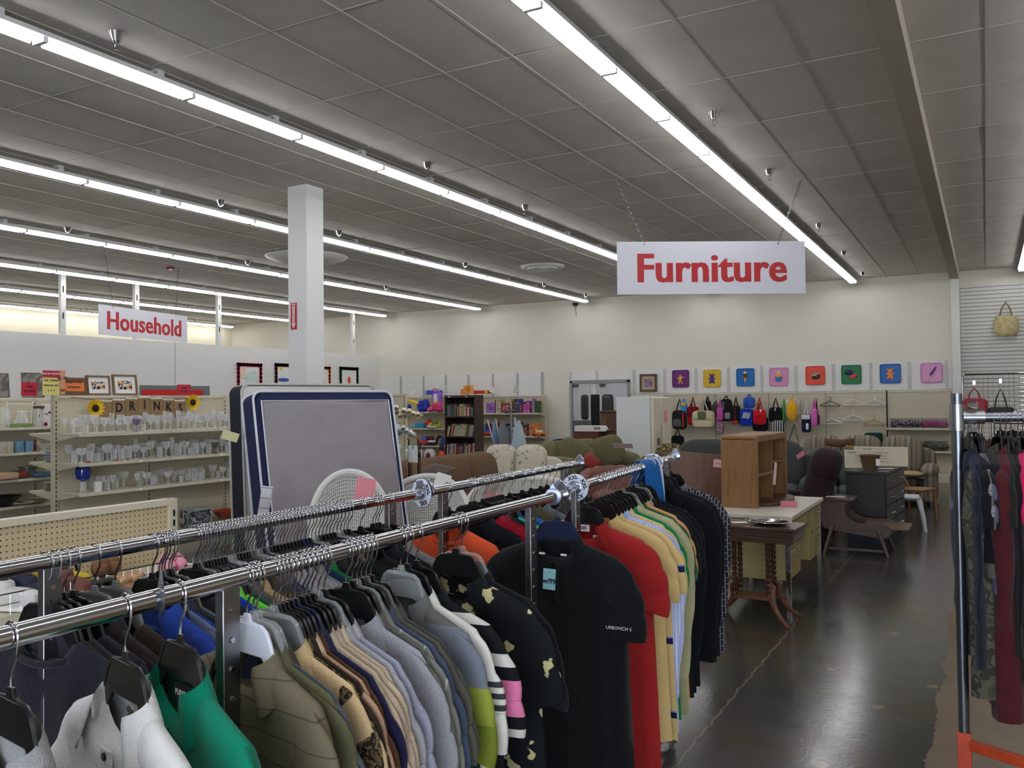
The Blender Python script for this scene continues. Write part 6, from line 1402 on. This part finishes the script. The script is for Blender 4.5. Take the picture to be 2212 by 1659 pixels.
bt.inputs['Scale'].default_value = 16; bt.inputs['Color1'].default_value = C((40, 42, 52)); bt.inputs['Color2'].default_value = C((30, 32, 40)); bt.inputs['Mortar'].default_value = C((128, 128, 130)); bt.inputs['Mortar Size'].default_value = .035; bt.inputs['Brick Width'].default_value = .5
nt.links.new(bt.outputs[0], b.inputs['Base Color']); bumpit(nt, b, noise(nt, co, 300, 2), .4)
garment('A2', 1448, 'polo', m, 'charcoal shirt with pale dash pattern and grey collar, last on the second rack', 'b', -.12, True, .84, .06, .54, 3, cm=F(110, 112, 118))
# blue and white shirt thrown over the rail
def draped(label, rail, px, width, fall, mats):
    x, y = onrail(rail, px); o = thing('draped_shirt', label, 'shirt', (x, y, RZH))
    for k, (a0, a1, m) in enumerate(mats):
        def fn(u, v, a0=a0, a1=a1):
            yy = (a0+(a1-a0)*u-.5)*width; s = (v-.5)*2
            f = .010*math.sin(yy*90+v*3)+.006*math.sin(yy*170)
            if abs(s) < .16: a = s/.16*pi/2; return (.024*math.sin(a)*(1.05+.1*u)+f*.3, yy, .024*math.cos(a)+.002)
            t = (abs(s)-.16)/.84; return (math.copysign(.024+.03*t**.5+f*t, s) + f, yy*(1-.12*t)+.02*t, -fall*t*(1 if s > 0 else .8))
        MB().sheet(fn, 14, 30).build('fabric_fold', m, o, thick=.005, ang=80)
    return o
draped('blue and white athletic shirt thrown over the rail before the XXXL divider', 'A2', 1399, .22, .36, [(0, .55, F(20, 96, 170, .05)), (.55, .68, F(222, 226, 240, .04)), (.68, .8, F(20, 96, 170, .05)), (.8, 1, F(206, 210, 226, .04))])
# size dividers
def divider(label, rail, px, word, tilt=0, rz=0, clip=False):
    x, y = onrail(rail, px); o = thing('size_divider', label, 'sign', (x, y, RZH), rot=(0, 0, rz))
    MB().lathe([(.017, -.0012), (.047, -.0012), (.047, .0012), (.017, .0012)], 40, axis='Y').build('disc', mat((216, 222, 240), .35), o)
    MB().lathe([(.0165, -.012), (.024, -.010), (.022, .006), (.0165, .008)], 24, axis='Y').build('sleeve_clip', mat((160, 164, 176), .15, .8), o)
    for a in (22, 104, -72, 196):
        r = math.radians(a); t = text(word, .0195 if len(word) < 4 else .017, INK, o, (.034*math.cos(r), -.0026, .034*math.sin(r)), bold=.0007, ext=.0003); t.rotation_euler = (pi/2, pi/2-r+pi*(0), 0)
    return o
divider('white round XXL size divider in the middle of the front rails', 'A2', 1243, 'XXL', rz=.12); divider('white round XXXL size divider near the far end of the front rail', 'A2', 1411, 'XXXL', rz=.2)
divider('white round XXL size divider on the rear rail by the wicker chairs', 'B1', 911, 'XXL', rz=-.25)
def ringdiv(label, rail, px, m, rz=.3):
    x, y = onrail(rail, px); o = thing('size_divider', label, 'size divider', (x, y, RZH), rot=(0, 0, rz))
    MB().lathe([(.0165, -.004), (.027, -.002), (.027, .002), (.0165, .004)], 28, axis='Y').build('ring', m, o); MB().prism([(-.010, .024), (.010, .024), (0, .042)], -.002, .002).build('tab', m, o)
ringdiv('grey edge-on size divider ring near the left of the front rail', 'A1', 348, mat((110, 112, 116), .2, .7), -.55); ringdiv('clear bluish divider ring at the end of the nearest front rail', 'A1', 1194, mat((120, 124, 140), .2, .6))
# --- rear rails
rr = random.Random(31)
def run(rail, p0, p1, n, col, desc, hang='b', grp=None, long=False, kinds_=('tee', 'polo'), L=.72, th=.016):
    for i in range(n):
        px = p0 + (p1-p0)*(i/(max(1, n-1)))
        c = tuple(max(0, min(255, int(v + rr.uniform(-6, 6)/1))) for v in col)
        c = tuple(4*(v//4) for v in c)
        h = rr.choice(hang)
        garment(rail, px, rr.choice(kinds_), F(*c), desc, h, rr.uniform(-.07, .07), long, L, th, .46, rr.randrange(5), group=desc if n > 1 else None,
                hlabel='%s hanger on the rear rail among the %s' % (HNAME[h], ' '.join((grp or desc.split(' on ')[0]).split()[:6])), hgroup='%s hangers among the %s' % (HNAME[h], grp or desc.split(' on ')[0]))
run('B1', 100, 160, 4, (34, 35, 40), 'dark charcoal T-shirt at the left end of the rear rail', 'bc', 'dark shirts at the left end', th=.03)
run('B1', 205, 250, 2, (36, 30, 30), 'brownish black shirt left of the blue ones on the rear rail', 'g', 'blackish shirts', th=.03)
run('B1', 330, 345, 2, (34, 70, 150), 'medium blue T-shirt, first blue one on the rear rail', 'b', 'first blue shirts')
run('B1', 351, 351, 1, (96, 112, 136), 'slate grey-blue T-shirt beside the first blue ones on the rear rail', 'c')
run('B1', 357, 366, 2, (40, 46, 58), 'dark navy-grey shirt beside the slate one on the rear rail', 'b', 'navy-grey shirts')
run('B1', 372, 372, 1, (90, 120, 124), 'teal grey printed shirt before the royal blue pair on the rear rail', 'g')
run('B1', 424, 436, 3, (40, 44, 52), 'dark grey shirt under the dense hanger row on the rear rail', 'bc', 'dark grey shirts')
run('B1', 443, 456, 3, (30, 70, 170), 'royal blue shirt behind the chrome post on the rear rail', 'b', 'royal blue shirts')
run('B1', 464, 470, 2, (110, 210, 70), 'lime green knit shirt behind the post on the rear rail', 'b', 'lime green shirts')
run('B1', 477, 484, 2, (36, 90, 56), 'dark green shirt next to the lime ones on the rear rail', 'b', 'dark green shirts')
run('B1', 491, 504, 3, (86, 88, 84), 'olive grey shirt after the green ones on the rear rail', 'bc', 'olive grey shirts')
run('B1', 511, 518, 2, (176, 150, 112), 'tan shirt in the olive run on the rear rail', 'b', 'tan shirts')
run('B1', 525, 546, 4, (66, 62, 50), 'dark olive shirt in the middle of the rear rail', 'bg', 'dark olive shirts')
run('B1', 553, 575, 4, (70, 74, 90), 'blue-grey striped knit shirt on the rear rail', 'bc', 'blue-grey shirts')
run('B1', 583, 628, 7, (150, 150, 154), 'light grey shirt in the long pale grey run on the rear rail', 'b', 'light grey shirts')
run('B1', 636, 643, 2, (128, 128, 132), 'mid grey shirt ending the pale grey run on the rear rail', 'b', 'mid grey shirts')
run('B1', 651, 660, 2, (34, 44, 80), 'navy blue shirt after the grey run on the rear rail', 'n', 'navy shirts')
run('B1', 667, 667, 1, (24, 110, 66), 'green edged shirt among the black ones on the rear rail', 'b')
run('B1', 674, 752, 11, (26, 28, 32), 'black shirt in the long black run on the rear rail', 'bbc', 'black shirts')
run('B1', 779, 779, 1, (34, 32, 30), 'black-brown shirt hanging alone after the black run on the rear rail', 'b')
run('B1', 806, 818, 3, (24, 26, 34), 'black shirt in the trio before the rear XXL divider', 'b', 'trio of black shirts')
run('B1', 840, 840, 1, (130, 130, 128), 'heather grey sweatshirt just before the rear XXL divider', 'b', None, True)
g = garment('B2', 968, 'tee', F(214, 82, 44, .06), 'bright orange T-shirt with a ribbed neck facing out', 'b', -.15, th=.05, w=.50, L=.72, seed=1); tagcard(g, (-.045, -.04, -.27), TAGB, .04, .06)
run('B2', 1017, 1024, 2, (22, 24, 28), 'black T-shirt right behind the orange one on the rear rail', 'b', 'black shirts behind the orange one')
run('B2', 1043, 1052, 3, (150, 24, 40), 'crimson red T-shirt in the red run on the rear rail', 'b', 'red shirts')
run('B2', 1057, 1057, 1, (96, 24, 50), 'maroon shirt ending the red run on the rear rail', 'b')
run('B2', 1062, 1070, 3, (22, 54, 46), 'dark forest green shirt after the red run on the rear rail', 'b', 'forest green shirts')
run('B2', 1075, 1075, 1, (90, 190, 170), 'mint green shirt edge on the rear rail', 'b'); run('B2', 1080, 1084, 2, (30, 66, 120), 'deep blue shirt after the mint one on the rear rail', 'b', 'deep blue shirts')
run('B2', 1101, 1101, 1, (40, 110, 190), 'bright mid-blue T-shirt near the far post of the rear rail', 'b'); run('B2', 1128, 1128, 1, (84, 80, 62), 'olive brown T-shirt right of the bright blue one', 'b')
run('B2', 1147, 1147, 1, (116, 120, 124), 'light heather grey T-shirt near the end of the rear rail', 'b'); run('B2', 1168, 1195, 3, (74, 76, 76), 'dark heather grey shirt in the last run of the rear rail', 'bc', 'dark heather grey shirts')
run('B2', 1220, 1228, 2, (28, 30, 34), 'black shirt at the very end of the rear rail', 'b', 'last black shirts')
# ---------------- right-hand pipe rack ----------------
RP = Vector((-.107, 4.05, 0)); RD_ = Vector((.985, .17, 0)); RB_ = Vector((.892, -.452, 0)); RZ2 = 1.615
o = thing('pipe_rack', 'grey pipe clothes rack with orange painted feet at the right edge', 'clothes rack', (0, 0, 0))
PIPE = mat((120, 124, 130), .28, .9, .12, 40)
MB().cyl((RP.x, RP.y, .30), (RP.x, RP.y, 1.715), .0215, n=24).build('post', PIPE, o)
e = RP + RD_*2.2
MB().cyl((e.x, e.y, .3), (e.x, e.y, 1.715), .0215, n=24).build('post', PIPE, o)
MB().cyl((RP.x, RP.y, RZ2), (e.x, e.y, RZ2), .020, n=24).build('rail', PIPE, o)
MB().cyl((RP.x, RP.y, RZ2-.055), (RP.x, RP.y, RZ2+.055), .029, n=24).build('clamp', mat((150, 152, 156), .3, .9, .1, 30), o)
q = RP + RD_*.05; MB().cyl(RP + RD_*.02 + Vector((0, 0, RZ2)), RP + RD_*.10 + Vector((0, 0, RZ2)), .028, n=20).build('clamp', mat((150, 152, 156), .3, .9, .1, 30), o)
for s in (-1, 1):
    c = RP + RD_*.055 + Vector((0, -.012, RZ2+s*.052)); MB().cyl(c + Vector((-.012, 0, 0)), c + Vector((.02, -.01, 0)), .016, n=6).build('clamp_bolt', CHROME, o)
ORG = mat((184, 66, 30), .5, 0, .12, 14)
mb = MB(); mb.box((RP.x, RP.y, .16), (.052, .052, .30)); mb.build('foot_post', ORG, o, bev=.003)
M_ = Matrix.Rotation(math.atan2(RB_.y, RB_.x), 3, 'Z')
c = RP + RB_*1.1; MB().box((c.x, c.y, .262), (2.15, .032, .042), M_).build('base_bar', ORG, o, bev=.003)
N_ = Vector((-RD_.y, RD_.x, 0)); MB().box((RP.x, RP.y, .02), (.6, .05, .04), Matrix.Rotation(math.atan2(N_.y, N_.x), 3, 'Z')).build('base_foot', ORG, o, bev=.003)
MB().box((e.x, e.y, .15), (.052, .052, .30)).build('foot_post', ORG, o)
def onr(px):
    lo, hi = 0, 2.2
    for _ in range(40):
        m = (lo+hi)/2; p = RP + RD_*m
        if proj((p.x, p.y, RZ2)) < px: lo = m
        else: hi = m
    return (RP + RD_*lo)[:2]
CAM_ = blotch([(68, 67, 56), (84, 82, 70), (56, 55, 48), (92, 90, 78)], 14)
SPK = blotch([(60, 60, 60), (150, 150, 148), (90, 90, 90), (190, 188, 184)], 130)
rzb = math.atan2(RD_.y, RD_.x) - pi/2 + pi/2 - .0
ang0 = math.atan2(N_.y, N_.x)
RL = [(2090, 'jacket', F(24, 30, 46), 'dark navy jacket, first on the pipe rack', .05, True, .70), (2095, 'tee', F(30, 34, 44), 'black-blue shirt behind the first jacket on the pipe rack', .0, False, .86), (2103, 'tee', F(92, 92, 120), 'slate blue short-sleeved T-shirt on the pipe rack', .15, False, .56),
      (2110, 'tee', F(100, 92, 88), 'taupe shirt showing above the slate blue one', .1, False, .5), (2114, 'tee', SPK, 'black and white speckled knit top on the pipe rack', .05, False, .46), (2120, 'tee', F(20, 20, 24), 'black top between speckled knit and camouflage shirt', 0, False, .44),
      (2150, 'jacket', CAM_, 'grey-green camouflage shirt hanging long on the pipe rack', -.5, True, .98), (2160, 'jacket', F(78, 28, 34), 'maroon burgundy shirt right of the camouflage one', -.1, True, 1.06), (2172, 'tee', F(34, 36, 32), 'blackish olive top right of the maroon one', -.05, False, .8),
      (2183, 'jacket', F(24, 20, 22), 'long black top before the pink one', -.05, True, .9), (2198, 'tee', F(206, 24, 92, .06), 'hot pink short-sleeved top at the right edge', -.1, False, .56), (2208, 'tee', F(90, 84, 96), 'dusty purple-grey top at the right edge', 0, False, .7), (2222, 'tee', F(170, 60, 60), 'brick red top cut by the right edge', 0, False, .8)]
GPJ = {}
for px, kd, m, lab, dr, lg, L_ in RL:
    pos = onr(px)
    garment(None, px, 'shirt' if kd == 'jacket' else 'tee', m, lab, 'b', ang0+pi+dr, lg, L_, .11 if 'camou' in lab else .045, .42, px % 5, pos=pos, z=RZ2, cat='jacket' if 'jacket' in lab else 'top')
# second line of clothes hanging further back behind the pipe rack
o = thing('clothes_rack', 'low chrome rack of mixed clothes far behind the pipe rack', 'clothes rack', (0, 0, 0))
MB().cyl((.05, 9.6, 1.45), (1.6, 9.1, 1.45), .016, n=16).build('rail', CHROME, o)
for (x, y) in ((.05, 9.6), (1.6, 9.1)): MB().cyl((x, y, 0), (x, y, 1.45), .016).build('post', STEEL, o)
cols = [(92, 60, 34), (70, 44, 30), (150, 130, 104), (60, 56, 44), (50, 42, 36), (30, 34, 40), (150, 156, 150), (40, 56, 76), (30, 30, 30)]
names = ['brown leather jacket', 'dark brown fur-collar coat', 'cream jacket', 'olive coat', 'umber coat', 'charcoal coat', 'pale grey jacket', 'denim blue shirt', 'black coat']
for i, c in enumerate(cols):
    garment(None, i, 'shirt', F(*c), names[i] + ' on the rack far behind the pipe rack', 'b', rr.uniform(-.3, .1)-.4, True, .75, .06, .44, i % 5, pos=(.12+.10*i, 9.58-.032*i), z=1.45, cat='jacket')
# drop the unused source pieces
for k in list(GP.values()) + list(HP.values()) + [HCX]:
    try:
        for ch in list(k.children_recursive): bpy.data.objects.remove(ch)
        bpy.data.objects.remove(k)
    except ReferenceError: pass
